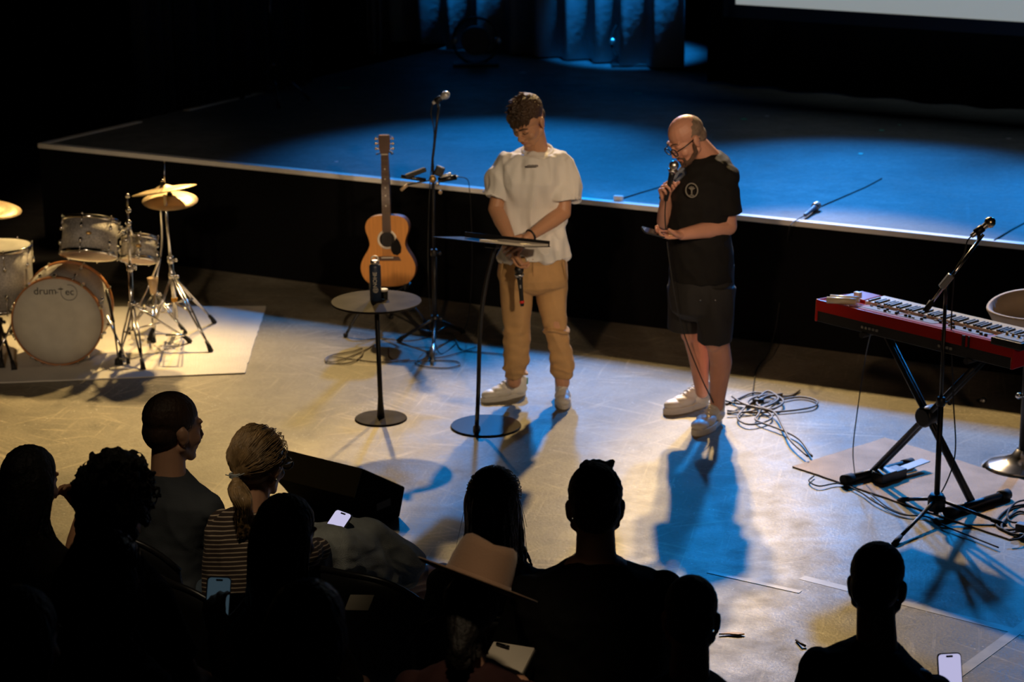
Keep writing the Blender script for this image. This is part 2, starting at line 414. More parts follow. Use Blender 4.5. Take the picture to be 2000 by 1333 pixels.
# curtains: pleated cloth with real thickness
def curtain(name, p, q, z0, z1, pleat, depth, m, label, group=None, gather=1.0, kind=None):
    p = Vector(p); q = Vector(q); d = q - p; L = d.length; d.normalize(); n = Vector((-d.y, d.x, 0))
    N = max(12, int(L / pleat * 10)); a = []
    for i in range(N + 1):
        s = i / N * L; ph = s / pleat * 2 * pi
        o = depth * (sin(ph + 0.7 * sin(s * 2.3)) + 0.35 * sin(ph * 0.37 + 1))
        a.append(p + d * s + n * o)
    rows = []
    for z, k in ((z0, 1.0), (z0 + (z1 - z0) * 0.4, 0.9), (z1, 0.75)):
        fr = [Vector((v.x, v.y, z)) for v in a]; rows.append(fr)
    vs = []; fs = []
    for r in rows: vs += r + [v + n * 0.012 for v in r]
    W = (N + 1) * 2
    for k in range(2):
        for i in range(N):
            fs.append((k * W + i, k * W + i + 1, (k + 1) * W + i + 1, (k + 1) * W + i))
            o = N + 1
            fs.append((k * W + o + i + 1, k * W + o + i, (k + 1) * W + o + i, (k + 1) * W + o + i + 1))
    for i in range(N): fs.append((i + 1, i, N + 1 + i, N + 2 + i))
    for k in range(2):
        fs.append((k * W, (k + 1) * W, (k + 1) * W + N + 1, k * W + N + 1))
        fs.append((k * W + N, k * W + 2 * N + 1, (k + 1) * W + 2 * N + 1, (k + 1) * W + N))
    o = MB().add(vs, fs).build(name, m, origin=p)
    return tag(o, label, 'curtain', group, kind)
CP = G(300, 20, HS)
bl = G(560, 60, HS); br = G(1500, 165, HS)
c0, c1 = G(690, 76, HS), G(1330, 141, HS)
curtain('back_curtain', c0, c1, HS + 0.02, 6.6, 0.33, 0.07, 'curtain', 'tall pleated curtain across the back of the stage, caught by blue light')
curtain('black_drape', G(1330, 182, HS) + NB * 0.5, G(2250, 262, HS) + NB * 0.5, HS + 0.02, 3.3, 0.5, 0.05, 'velvet', 'wide flat black drape hanging on the stage below the white screen')
M['dark_blue_velvet'] = mat('dark_blue_velvet', (0.010, 0.014, 0.020), 0.9, bump=0.2, spec=0.1)
M['ivory_cloth'] = mat('pale_grey_cloth', (0.22, 0.20, 0.19), 0.9, bump=0.2, bscale=30)
lc = [(G(270, 236, HS), G(350, 217, HS)), (G(352, 214, HS), G(610, 166, HS))]
curtain('side_curtain', lc[0][0], lc[0][1], HS + 0.02, 4.3, 0.16, 0.035, 'dark_blue_velvet', 'narrow dark side curtain nearest the left corner of the stage', 'dark side curtains')
curtain('side_curtain', lc[1][0], lc[1][1], HS + 0.02, 4.3, 0.2, 0.05, 'dark_blue_velvet', 'broad dark blue side curtain behind the small tripod', 'dark side curtains')
curtain('narrow_curtain', G(718, 112, HS), G(746, 112, HS), HS + 0.02, 6.0, 0.07, 0.022, 'ivory_cloth', 'slim pale grey strip of curtain left of the blue-lit drapes')

# the projection screen
t = thing('projection_screen', 'large white projection screen with a dark lower border', 'screen', D(1700, 20, 17.4))
sl, sr = D(1438, 8, 17.2), D(2050, 49, 17.2 + (E.y / E.x) * 2.4)
dd = (sr - sl); dd.z = 0; W_ = dd.length * 1.35; dd.normalize(); dn = Vector((-dd.y, dd.x, 0)); slz = Vector(sl)
M['screen_cloth'] = mat('white_screen_glow', (0.75, 0.77, 0.76), 0.9, emit=(0.66, 0.72, 0.70), estr=0.36)  # glow put into the cloth in place of projector light
rot = cols(dd, dn, (0, 0, 1))
MB().box(slz + dd * W_ / 2 + Vector((0, 0, 1.25)), (W_, 0.02, 2.5), rot).build('screen_cloth', 'screen_cloth', t)
MB().box(slz + dd * W_ / 2 + Vector((0, 0, -0.05)) , (W_ + 0.12, 0.05, 0.10), rot).build('border', 'black', t)
MB().box(slz - dd * 0.05 + Vector((0, 0, 1.2)) , (0.1, 0.05, 2.6), rot).build('border', 'black', t)
for s_ in (0.15, 0.85):
    MB().tube([slz + dd * W_ * s_ + Vector((0, 0, 2.45)), slz + dd * W_ * s_ + Vector((0, 0, 8.0 - slz.z))], 0.01, 6).build('hanging_wire', 'steel', t)
# ------------------------------------------------------------------ figures
def head_frame(fwd, up=(0, 0, 1)):
    f = Vector(fwd).normalized(); u = Vector(up); r = f.cross(u).normalized(); u = r.cross(f).normalized()
    return cols(r, f, u)                                # x = the figure's right, y = forward, z = up

def head(mb, c, F, s=1.0, neck_to=None, neck_r=0.058, face=True):
    c = Vector(c)
    T = lambda x, y, z: c + F @ (Vector((x, y, z)) * s)
    I = F
    mb.ell(T(0, -0.012, 0.04), (0.074 * s, 0.094 * s, 0.082 * s), I)
    mb.ell(T(0, -0.03, 0.01), (0.068 * s, 0.078 * s, 0.075 * s), I)
    mb.ell(T(0, 0.03, -0.02), (0.064 * s, 0.062 * s, 0.082 * s), I)
    mb.ell(T(0, 0.034, -0.074), (0.050 * s, 0.050 * s, 0.034 * s), I)
    mb.ell(T(0, 0.072, -0.098), (0.022 * s, 0.018 * s, 0.017 * s), I)
    for q in (-1, 1):
        mb.capsule(T(q * 0.056, -0.002, -0.055), 0.018 * s, T(q * 0.022, 0.058, -0.095), 0.016 * s)
        mb.ell(T(q * 0.038, 0.058, -0.032), (0.024 * s, 0.024 * s, 0.024 * s), I)
        e = I @ Matrix.Rotation(q * -0.35, 3, 'Z')
        mb.ell(T(q * 0.076, -0.008, -0.012), (0.009 * s, 0.019 * s, 0.031 * s), e)
        mb.ell(T(q * 0.080, -0.016, 0.0), (0.007 * s, 0.015 * s, 0.022 * s), e)
        mb.ell(T(q * 0.031, 0.074, 0.008), (0.016 * s, 0.013 * s, 0.010 * s), I)      # eyelids, lowered
        mb.capsule(T(q * 0.010, 0.090, 0.026), 0.007 * s, T(q * 0.048, 0.074, 0.029), 0.007 * s)
        mb.ell(T(q * 0.011, 0.098, -0.036), (0.009 * s, 0.011 * s, 0.008 * s), I)
    mb.capsule(T(0, 0.086, 0.016), 0.008 * s, T(0, 0.108, -0.030), 0.0105 * s)
    mb.ell(T(0, 0.084, -0.058), (0.024 * s, 0.013 * s, 0.0065 * s), I)
    mb.ell(T(0, 0.083, -0.070), (0.020 * s, 0.012 * s, 0.0065 * s), I)
    if neck_to is not None:
        mb.capsule(T(0, -0.022, -0.03), neck_r * s * 0.96, neck_to, neck_r * s * 1.08)
    return T

def hand(mb, w, d, pn, side, curl=(0.35, 0.5, 0.35), s=1.0, spread=0.04, thumb=(0.6, 0.75, 0.25), tcurl=0.25):
    """w wrist, d finger direction, pn the way the palm looks, side +-1 chooses the thumb side"""
    w = Vector(w); d = Vector(d).normalized(); pn = Vector(pn); pn = (pn - d * pn.dot(d)).normalized()
    t = d.cross(pn) * side
    mb.ell(w + d * 0.045 * s, (0.038 * s, 0.014 * s, 0.050 * s), cols(t, pn, d))
    mb.ell(w + d * 0.03 * s + t * 0.022 * s + pn * 0.008 * s, (0.018 * s, 0.014 * s, 0.03 * s), cols(t, pn, d))
    Ls = (0.074, 0.082, 0.076, 0.060)
    for i in range(4):
        off = (1.5 - i) * 0.0212 * s
        k = w + d * (0.088 - 0.004 * abs(i - 1.2)) * s + t * off
        mb.capsule(w + d * 0.02 * s + t * off * 0.7, 0.012 * s, k, 0.0105 * s)
        a = 0.0; p = k; dd = (d + t * (1.5 - i) * spread * 2).normalized()
        for j, fr in enumerate((0.46, 0.30, 0.24)):
            a += curl[j] * (1 + 0.06 * i)
            q = p + (dd * cos(a) + pn * sin(a)) * Ls[i] * fr * s
            mb.capsule(p, (0.0092 - 0.0008 * j) * s, q, (0.0085 - 0.0009 * j) * s, 12)
            p = q
    b = w + d * 0.022 * s + t * 0.026 * s + pn * 0.004 * s
    td = (d * thumb[0] + t * thumb[1] + pn * thumb[2]).normalized(); p = b
    for j, (l, r0, r1) in enumerate(((0.044, 0.013, 0.0115), (0.034, 0.0108, 0.0098), (0.027, 0.0098, 0.0082))):
        q = p + td * l * s; mb.capsule(p, r0 * s, q, r1 * s, 12); p = q
        td = (td + (d * 0.6 + pn * 0.6 - t * 0.35) * tcurl).normalized()

def ovals(mb, items, n=40, p=2.4):
    rings = []
    for xl, xr, py, Y, ry in items:
        a = D(xl, py, Y); b = D(xr, py, Y); c = (a + b) / 2; rx = (b - a).length / 2; r = []
        for j in range(n):
            th = 2 * pi * j / n; ct, st = cos(th), sin(th)
            r.append(c + Vector((math.copysign(abs(ct) ** (2 / p), ct) * rx, math.copysign(abs(st) ** (2 / p), st) * ry, 0)))
        rings.append(r)
    return mb.rings(rings)

def shoe(parent, heel, toe, L=0.285, W=0.10, high=0.0, name='shoe', tab=True, chunky=False):
    h = Vector(heel); d = Vector(toe) - h; d.z = 0; d.normalize(); F = cols(Vector((d.y, -d.x, 0)), d, (0, 0, 1)); k = L / 0.285; kw = W / 0.10
    z0 = 0.012 if not chunky else 0.022
    T = lambda x, y, z: h + F @ Vector((x * kw, y * k, z + z0))
    mb = MB()
    mb.ell(T(0, 0.222, 0.026), (0.041 * kw, 0.055 * k, 0.029), F)
    mb.ell(T(0, 0.16, 0.034), (0.045 * kw, 0.070 * k, 0.036), F)
    mb.ell(T(0, 0.05, 0.032), (0.036 * kw, 0.062 * k, 0.038), F)
    mb.capsule(T(0, 0.17, 0.046), 0.026, T(0, 0.065, 0.078), 0.036)
    mb.capsule(T(0, 0.035, 0.04), 0.036, T(0, 0.03, 0.082 + high), 0.038)
    o = mb.build(name, 'leather_white', parent, remesh=0.0045, smooth=3)
    out = []
    for i in range(28):
        a = 2 * pi * i / 28; y = 0.14 + 0.144 * sin(a); w = (0.044 + 0.007 * sin(a * 1.0)) * (0.82 if sin(a) < -0.2 else 1.0)
        w *= 1 - 0.12 * max(0, -sin(a))
        out.append((w * kw * cos(a), y * k))
    s = MB().prism([(x, y) for x, y in out], 0, 0.026 if not chunky else 0.036, h, F)
    s.build('sole', 'sole', o, bevel=0.004, origin=parent['_o'])
    la = MB()
    for i in range(5):
        y = 0.09 + 0.023 * i; z = 0.112 - 0.012 * i
        la.tube([T(-0.022, y - 0.004, z - 0.008), T(0, y, z + 0.003), T(0.022, y + 0.004, z - 0.008)], 0.0032, 6)
    la.build('laces', 'lace', o, origin=parent['_o'])
    tg = MB().box(T(0, 0.062, 0.115 + high * 0.6), (0.036, 0.012, 0.05), F @ Matrix.Rotation(0.35, 3, 'X'))
    tg.build('tongue', 'leather_white', o, bevel=0.004, origin=parent['_o'])
    if tab:
        MB().box(T(0, -0.004, 0.075), (0.040, 0.010, 0.040), F).build('heel_tab', 'green', o, bevel=0.004, origin=parent['_o'])
    return o

def noisy(a, f, seed=0.0, st=(1, 1, 1)):
    return lambda p, n: a * noise.noise(Vector((p.x * f * st[0] + seed, p.y * f * st[1], p.z * f * st[2] - seed)))

def hair_strands(mb, T, N, start, end_fn, r=0.0016, seed=1, n=5):
    rnd = random.Random(seed)
    for i in range(N):
        pts = end_fn(rnd)
        mb.tube([T(*p) for p in pts], [r] * (len(pts) - 1) + [r * 0.4], n)

# ================================================================== the person in white
Y0 = G(1000, 785).y
def P1(px, py, dy=0.0): return D(px, py, Y0 + dy)
base1 = G(1045, 785); base1.z = 0
pw = thing('person', 'person in white t-shirt and khaki trousers, head bowed, standing with hands crossed behind music stand', 'person', base1)
F1 = head_frame((-0.46, -0.66, -0.60), (-0.25, -0.45, 0.85))
hc1 = P1(1031, 236, -0.06)
mb = MB(); T1 = head(mb, hc1, F1, 1.07, P1(1048, 292, 0.03), 0.055)
mb.capsule(P1(1046, 300, 0.03), 0.06, P1(1042, 480, 0.02), 0.10, sx=1.25)
mb.capsule(P1(1000, 324), 0.045, P1(1092, 320), 0.045)
mb.capsule(P1(1012, 500, 0.02), 0.09, P1(1072, 500, 0.02), 0.09)
A = [P1(986, 330), P1(968, 408, -0.04), P1(1001, 476, -0.20)]
mb.chain([A[0], A[1], lerp(A[1], A[2], 0.35), A[2]], [0.044, 0.041, 0.042, 0.026])
B = [P1(1103, 330, -0.01), P1(1100, 416, -0.07), P1(1028, 466, -0.24)]
mb.chain([B[0], B[1], lerp(B[1], B[2], 0.3), B[2]], [0.044, 0.042, 0.043, 0.026])
hd = (P1(1012, 516, -0.23) - A[2])
hand(mb, A[2] + hd * 0.15, hd, (0.45, -0.2, 0.1), 1, (0.45, 0.75, 0.5), 1.0, 0.03, (0.8, 0.5, 0.4))
hand(mb, B[2], (-0.96, -0.10, -0.38), (-0.1, 0.9, -0.45), 1, (0.3, 0.6, 0.5), 1.0, 0.03, (0.85, 0.45, 0.3))
for a, k_, c_ in (((1012, 520), (1006, 630), (1004, 745)), ((1075, 520), (1083, 630), (1099, 748))):
    mb.chain([P1(*a, 0.02), P1(*k_, 0.0), P1(*c_, 0.01)], [0.085, 0.055, 0.04])
body = mb.build('body', 'skin', pw, remesh=0.0036, smooth=2)
# hair: short at the sides, longer swept top
mb = MB()
hair_T = T1
mb.ell(T1(0, -0.022, 0.052), (0.083, 0.100, 0.086), F1); mb.ell(T1(0, -0.052, -0.005), (0.070, 0.058, 0.062), F1)
rnd = random.Random(3)
for i in range(620):
    a = rnd.uniform(0, 2 * pi); b = rnd.uniform(0.12, 1.35); r = Vector((cos(a) * cos(b) * 0.078, sin(a) * cos(b) * 0.092 - 0.018, 0.052 + sin(b) * 0.082))
    if r.y > 0.05 and r.z < 0.078: continue
    dv = Vector((rnd.uniform(-.3, .3) + 0.25, rnd.uniform(0.1, 0.9), rnd.uniform(-0.1, 0.35))).normalized() * rnd.uniform(0.02, 0.034)
    mb.capsule(T1(*r), 0.0045, T1(*(r + dv)), 0.0015, 6)
for i in range(34):
    x = -0.062 + 0.124 * i / 33
    mb.capsule(T1(x, 0.060, 0.088 - x * x * 4), 0.009, T1(x * 1.02 + 0.012, 0.092 - x * x * 8, 0.048 + rnd.uniform(-.016, .008)), 0.0022, 8)
mb.build('hair', 'hair_dark', pw, remesh=0.003, smooth=0, disp=noisy(0.0015, 90))
mb = MB()
for q in (-1, 1): mb.tube([T1(q * 0.012, 0.096, 0.030), T1(q * 0.032, 0.092, 0.037), T1(q * 0.052, 0.078, 0.030)], [0.0035, 0.0042, 0.002], 8)
mb.build('eyebrows', 'hair_dark', pw)
mb = MB()
for q in (-1, 1): MB().tube([T1(q * 0.017, 0.0880, 0.002), T1(q * 0.031, 0.0895, -0.003), T1(q * 0.046, 0.080, 0.002)], 0.0016, 6).build('eyelash', 'hair_black', pw)
mb = MB().tube([T1(-0.023, 0.088, -0.063), T1(0, 0.099, -0.064), T1(0.023, 0.088, -0.063)], [0.002, 0.005, 0.002], 8)
mb.build('lips', 'lip', pw)
# t-shirt
mb = MB()
ovals(mb, [(1022, 1080, 291, Y0 + .03, .072), (1006, 1092, 296, Y0 + .03, .10), (988, 1106, 302, Y0 + .02, .115), (974, 1117, 318, Y0 + .01, .125), (975, 1116, 350, Y0, .135),
           (982, 1106, 400, Y0 + .02, .115), (984, 1102, 440, Y0 + .03, .11), (980, 1105, 475, Y0 + .01, .125), (974, 1108, 503, Y0, .14)])
mb.tube([P1(990, 318), P1(976, 340, -.01), P1(967, 372, -.03), P1(963, 386, -.035)], [0.060, 0.066, 0.072, 0.076], 20)
mb.tube([P1(1100, 314), P1(1106, 345, -.02), P1(1106, 375, -.05), P1(1106, 393, -.06)], [0.063, 0.074, 0.082, 0.087], 20)
for q in (0, 1):
    mb.ell(P1(990 if q == 0 else 1102, 317), (0.058, 0.062, 0.052))
def m1fold(p, n):
    h = (1.42 - p.z) / 0.6; h = max(0, min(1, h))
    a = noise.noise(Vector((p.x * 11 + 3.0 + p.z * 2.5, p.y * 9, p.z * 2.2 + 4)))
    b = noise.noise(Vector((p.x * 24, p.y * 24, p.z * 6)))
    return 0.075 * (0.25 + h) * (0.28 - abs(a)) + 0.012 * b - 0.002
ts = mb.build('t_shirt', 'white_cotton', pw, remesh=0.006, smooth=4, disp=m1fold)
# small grey chest print and collar rib
def loopring(c, rx, ry, tilt, n=28):
    return [Vector(c) + tilt @ Vector((cos(2 * pi * i / n) * rx, sin(2 * pi * i / n) * ry, 0)) for i in range(n)]
tilt = Matrix.Rotation(0.30, 3, 'X')
MB().tube(loopring(P1(1050, 294, 0.01), 0.080, 0.088, tilt), 0.009, 8, closed=True).build('collar', 'white_cotton', ts, origin=pw['_o'])
M['print_grey'] = mat('grey_print', (0.22, 0.20, 0.19), 0.8)
M['print_green'] = mat('grey_print_ink', (0.20, 0.19, 0.16), 0.8)
mb = MB()
for i in range(7):
    c = P1(1031 + i * 3.1, 324, -0.148 + 0.001 * abs(i - 3))
    mb.box(c, (0.0065, 0.012, 0.008 + 0.003 * (i % 2)), rotz(-0.1))
mb.build('chest_print', 'print_grey', ts, origin=pw['_o'])
# trousers
mb = MB()
ovals(mb, [(977, 1107, 494, Y0 + .01, .12), (974, 1108, 515, Y0 + .01, .13), (972, 1110, 540, Y0 + .01, .135), (978, 1106, 555, Y0 + .01, .12), (992, 1092, 566, Y0 + .01, .085), (1015, 1068, 574, Y0 + .01, .045)])
mb.tube([P1(1009, 530), P1(1008, 590), P1(1008, 635), P1(1009, 680), P1(1009, 705), P1(1005, 722), P1(1004, 738)], [.098, .088, .072, .070, .068, .060, .050], 24)
mb.tube([P1(1074, 530, .02), P1(1078, 590, .02), P1(1084, 635, .01), P1(1093, 680, .01), P1(1098, 705, .01), P1(1100, 722, .01), P1(1101, 737, .01)], [.098, .082, .064, .062, .066, .068, .056], 24)
for (x, y, r) in ((1004, 716, .012), (1010, 727, .010), (1100, 718, .012), (1008, 648, .010), (1086, 644, .010)):
    w_ = 0.058 if y > 660 else 0.068
    mb.tube([P1(x, y, 0.005) + Vector((cos(a) * w_, sin(a) * w_, 0.012 * sin(a * 2 + x))) for a in np.linspace(0, 2 * pi, 20)[:-1]], r, 8, closed=True)
def m1tr(p, n):
    a = noise.noise(Vector((p.x * 9, p.y * 9, p.z * 5 + p.x * 4)))
    b = noise.noise(Vector((p.x * 14 + 8, p.y * 14, p.z * 26)))
    low = max(0, min(1, (0.42 - p.z) / 0.15)) + max(0, 1 - abs(p.z - 0.42) / 0.12)
    return 0.016 * (0.3 - abs(a)) + 0.011 * low * b
tr = mb.build('trousers', 'khaki', pw, remesh=0.006, smooth=4, disp=m1tr)
for sm_ in ([P1(1041, 506, -0.128), P1(1041, 530, -0.134), P1(1042, 552, -0.115)], [P1(982, 512, -0.11), P1(977, 545, -0.09)], [P1(1101, 512, -0.11), P1(1106, 545, -0.09)]):
    MB().tube(sm_, 0.0024, 6).build('seam', 'khaki', tr, origin=pw['_o'])
shoe(pw, G(1026, 772), G(944, 786), 0.285, 0.10)
shoe(pw, G(1096, 772), G(1102, 802), 0.285, 0.105)
MB().tube(loopring(lerp(B[2], B[1], 0.12), 0.031, 0.031, frame_from(B[1] - B[2])), 0.006, 8, closed=True).build('watch_strap', 'black', pw)

def handheld_mic(name, label, head_p, tail_p, group=None, grille='steel', cable=None, ring=None, switch=True, bodymat='black'):
    t = thing(name, label, 'microphone', tail_p, group); h = Vector(head_p); q = Vector(tail_p); ax = (h - q); L = ax.length; F = frame_from(ax)
    MB().lathe([(0.010, 0), (0.011, 0.006), (0.0115, 0.01), (0.012, L * 0.35), (0.0155, L * 0.66), (0.0175, L * 0.74)], q, F, 20).build('handle', bodymat, t)
    MB().ell(h - F @ Vector((0, 0, 0.022)), (0.0255, 0.0255, 0.027), F).build('grille', grille, t)
    MB().lathe([(0.0185, L * 0.73), (0.0265, L * 0.78), (0.0265, L * 0.80), (0.0185, L * 0.81)], q, F, 20).build('grille_ring', 'steel', t)
    if ring: MB().lathe([(0.0125, 0.016), (0.0135, 0.018), (0.0135, 0.028), (0.0125, 0.030)], q, F, 20).build('marker_ring', ring, t)
    if switch: MB().box(q + F @ Vector((0, -0.0135, L * 0.5)), (0.008, 0.004, 0.018), F).build('switch', 'steel', t)
    if cable: MB().tube(spline([q - F @ Vector((0, 0, -0.002))] + [Vector(c) for c in cable], 6), 0.0034, 8).build('cable', 'rubber', t)
    return t
M['red'] = mat('red_plastic', (0.55, 0.02, 0.015), 0.4)
handheld_mic('microphone', 'black wireless microphone with a red ring, hanging from the hand of the person in white', P1(1013, 520, -0.262), P1(1020, 598, -0.262), ring='red', grille='black')

# ================================================================== the person in black
Y2 = G(1370, 830).y
def P2(px, py, dy=0.0): return D(px, py, Y2 + dy)
base2 = G(1370, 830); base2.z = 0
pb = thing('person', 'person in black t-shirt and shorts with glasses, reading a phone and speaking into a microphone', 'person', base2)
F2 = head_frame((-0.74, -0.40, -0.50), (-0.42, -0.15, 0.90))
hc2 = P2(1341, 272, -0.02)
mb = MB(); T2 = head(mb, hc2, F2, 1.02, P2(1383, 312, 0.04), 0.064)
mb.capsule(P2(1385, 318, 0.05), 0.062, P2(1378, 480, 0.05), 0.125, sx=1.1)
mb.capsule(P2(1350, 350, 0.12), 0.05, P2(1404, 352, -0.02), 0.05)
mb.capsule(P2(1352, 520, 0.10), 0.085, P2(1388, 520, 0.03), 0.085)
RA = [P2(1335, 362, 0.13), P2(1299, 432, 0.06), P2(1300, 388, -0.10)]
mb.chain([RA[0], RA[1], lerp(RA[1], RA[2], 0.4), RA[2]], [0.05, 0.044, 0.040, 0.028])
LA = [P2(1414, 368, -0.05), P2(1421, 442, -0.04), P2(1332, 458, -0.24)]
mb.chain([LA[0], LA[1], lerp(LA[1], LA[2], 0.3), LA[2]], [0.055, 0.050, 0.048, 0.030])
hand(mb, LA[2], (-0.93, -0.30, 0.05), (0.05, -0.25, 1.0), -1, (0.22, 0.45, 0.35), 1.02, 0.03, (0.8, 0.5, 0.5), 0.3)
hand(mb, RA[2], (-0.15, -0.40, 0.78), (0.75, -0.60, -0.2), 1, (0.85, 1.1, 0.7), 1.0, 0.02, (0.75, 0.35, 0.55), 0.5)
KF = [P2(1352, 560, 0.13), P2(1353, 648, 0.12), P2(1364, 690, 0.14), P2(1371, 765, 0.14)]
mb.chain(KF, [0.095, 0.060, 0.058, 0.036]); mb.ell(KF[1] + Vector((-0.02, -0.03, 0)), (0.048, 0.045, 0.055))
KN = [P2(1390, 575, 0.0), P2(1401, 665, -0.04), P2(1408, 708, -0.01), P2(1400, 792, -0.01)]
mb.chain(KN, [0.098, 0.062, 0.060, 0.038]); mb.ell(KN[1] + Vector((-0.02, -0.03, 0)), (0.05, 0.046, 0.056))
mb.build('body', 'skin_red', pb, remesh=0.0036, smooth=2)
# cropped grey hair around the back and sides, a short beard, spectacles
mb = MB(); mb.ell(T2(0, -0.026, 0.034), (0.0775, 0.090, 0.078), F2); mb.ell(T2(0, -0.050, -0.01), (0.068, 0.062, 0.062), F2)
mb.build('cropped_hair', 'stubble', pb, remesh=0.0035, smooth=1)
mb = MB()
for q in (-1, 1):
    mb.chain([T2(q * 0.071, 0.012, -0.018), T2(q * 0.061, 0.016, -0.060), T2(q * 0.036, 0.058, -0.090), T2(0, 0.083, -0.106)], [0.008, 0.013, 0.013, 0.014], 12)
    mb.chain([T2(q * 0.034, 0.080, -0.060), T2(q * 0.030, 0.078, -0.085), T2(0, 0.090, -0.098)], [0.006, 0.008, 0.008], 10)
    mb.capsule(T2(0, 0.097, -0.050), 0.005, T2(q * 0.030, 0.086, -0.056), 0.005, 10)
mb.build('beard', 'beard', pb, remesh=0.0035, smooth=2, disp=noisy(0.003, 90))
MB().tube([T2(-0.020, 0.0925, -0.063), T2(0, 0.0985, -0.064), T2(0.020, 0.0925, -0.063)], [0.002, 0.004, 0.002], 8).build('lips', 'lip', pb)
mb = MB()
for q in (-1, 1): mb.tube([T2(q * 0.012, 0.096, 0.030), T2(q * 0.032, 0.091, 0.036), T2(q * 0.052, 0.077, 0.030)], [0.003, 0.0035, 0.002], 8)
mb.build('eyebrows', 'beard', pb)
gl = MB(); lens = MB()
for q in (-1, 1):
    c = T2(q * 0.034, 0.108, -0.004); pts = [c + F2 @ Vector((cos(a) * 0.027, 0, sin(a) * 0.021)) for a in np.linspace(0, 2 * pi, 24)[:-1]]
    gl.tube(pts, 0.0032, 8, closed=True)
    gl.tube([T2(q * 0.061, 0.104, 0.004), T2(q * 0.078, 0.06, 0.006), T2(q * 0.080, -0.005, 0.008), T2(q * 0.078, -0.03, -0.008)], 0.003, 8)
    lens.lathe([(0.0255, -0.0006), (0.0255, 0.0006)], c, F2 @ Matrix.Rotation(pi / 2, 3, 'X') @ Matrix.Diagonal((1, 0.78, 1)), 24)
gl.tube([T2(-0.009, 0.109, 0.002), T2(0, 0.112, 0.006), T2(0.009, 0.109, 0.002)], 0.0026, 8)
M['glass'] = mat('clear_lens', (0.95, 0.95, 0.95), 0.03, trans=1.0)
g = gl.build('glasses', 'black_gloss', pb); lens.build('lens', 'glass', g, origin=pb['_o'])
mb = MB()
ovals(mb, [(1352, 1409, 298, Y2 + .05, .078), (1343, 1422, 308, Y2 + .045, .12), (1332, 1434, 328, Y2 + .04, .15), (1316, 1438, 350, Y2 + .04, .18), (1306, 1432, 385, Y2 + .04, .19),
           (1304, 1426, 440, Y2 + .04, .185), (1305, 1431, 490, Y2 + .04, .185), (1308, 1433, 542, Y2 + .05, .185)])
mb.tube([P2(1412, 345, -0.03), P2(1416, 375, -0.06), P2(1418, 400, -0.06), P2(1419, 417, -0.06)], [.068, .074, .078, .080], 20)
mb.ell(P2(1415, 346, -0.03), (0.078, 0.085, 0.07))
mb.tube([P2(1335, 348, 0.14), P2(1316, 375, 0.12), P2(1310, 395, 0.10)], [.060, .068, .070], 20)
def m2fold(p, n):
    a = noise.noise(Vector((p.x * 8 + p.z * 5, p.y * 8, p.z * 5 + 9)))
    return 0.016 * (0.3 - abs(a)) + 0.005 * noise.noise(p * 22)
ts2 = mb.build('t_shirt', 'black_cotton', pb, remesh=0.006, smooth=4, disp=m2fold)
MB().tube(loopring(P2(1381, 304, 0.045), 0.078, 0.080, Matrix.Rotation(0.25, 3, 'Y') @ Matrix.Rotation(0.3, 3, 'X')), 0.006, 8, closed=True).build('collar', 'black_cotton', ts2, origin=pb['_o'])
# round chest emblem: a ring with a small tree-like figure
bc = P2(1351, 372, -0.152); bn = Vector((-0.30, -0.95, 0.05)).normalized(); BF = cols(Vector((0.95, -0.30, 0)), (0.0, 0.05, 1), bn)
em = MB()
em.tube([bc + BF @ Vector((cos(a) * 0.031, sin(a) * 0.036, 0)) for a in np.linspace(0, 2 * pi, 36)[:-1]], 0.0036, 8, closed=True)
em.tube([bc + BF @ Vector((0, -0.026, 0)), bc + BF @ Vector((0, 0.004, 0))], 0.004, 8)
for a in (-1.1, -0.55, 0.0, 0.55, 1.1):
    em.tube([bc + BF @ Vector((0, -0.002, 0)), bc + BF @ Vector((sin(a) * 0.010, 0.006 + cos(a) * 0.006, 0)), bc + BF @ Vector((sin(a) * 0.019, 0.004 + cos(a) * 0.018, 0))], 0.0026, 8)
em.tube([bc + BF @ Vector((-0.012, -0.026, 0)), bc + BF @ Vector((0.012, -0.026, 0))], 0.003, 8)
em.build('chest_emblem', 'print_green', ts2, origin=pb['_o'])
mb = MB()
ovals(mb, [(1309, 1433, 515, Y2 + .05, .165), (1306, 1432, 560, Y2 + .05, .18), (1308, 1428, 600, Y2 + .05, .18), (1325, 1412, 615, Y2 + .05, .13), (1345, 1390, 624, Y2 + .05, .07)])
mb.tube([P2(1342, 560, 0.13), P2(1338, 610, 0.12), P2(1336, 645, 0.12)], [.105, .098, .092], 24)
mb.tube([P2(1398, 560, -0.03), P2(1396, 620, -0.05), P2(1395, 668, -0.05)], [.105, .098, .090], 24)
def m2s(p, n):
    a = noise.noise(Vector((p.x * 7, p.y * 7, p.z * 4 + p.x * 6)))
    return 0.018 * (0.3 - abs(a))
sh = mb.build('shorts', 'black_shorts', pb, remesh=0.006, smooth=4, disp=m2s)
mb = MB()
for x in (1368, 1397): mb.ell(P2(x, 587, -0.155), (0.004, 0.003, 0.003))
mb.build('rivets', 'steel', sh, origin=pb['_o'])
shoe(pb, G(1383, 792), G(1292, 812), 0.31, 0.112, 0.02, tab=False, chunky=True)
shoe(pb, G(1408, 824), G(1362, 850), 0.31, 0.115, 0.02, tab=False, chunky=True)
handheld_mic('microphone', 'black cabled microphone held up to the mouth of the person in black', P2(1318, 316, -0.19), P2(1300, 392, -0.15),
             cable=[P2(1299, 430, -0.17), P2(1306, 500, -0.22), P2(1320, 590, -0.22), P2(1337, 655, -0.16), P2(1362, 720, -0.10), P2(1384, 768, -0.12), G(1410, 812, .01), G(1440, 800, .006), G(1470, 792, .006)], grille='steel')
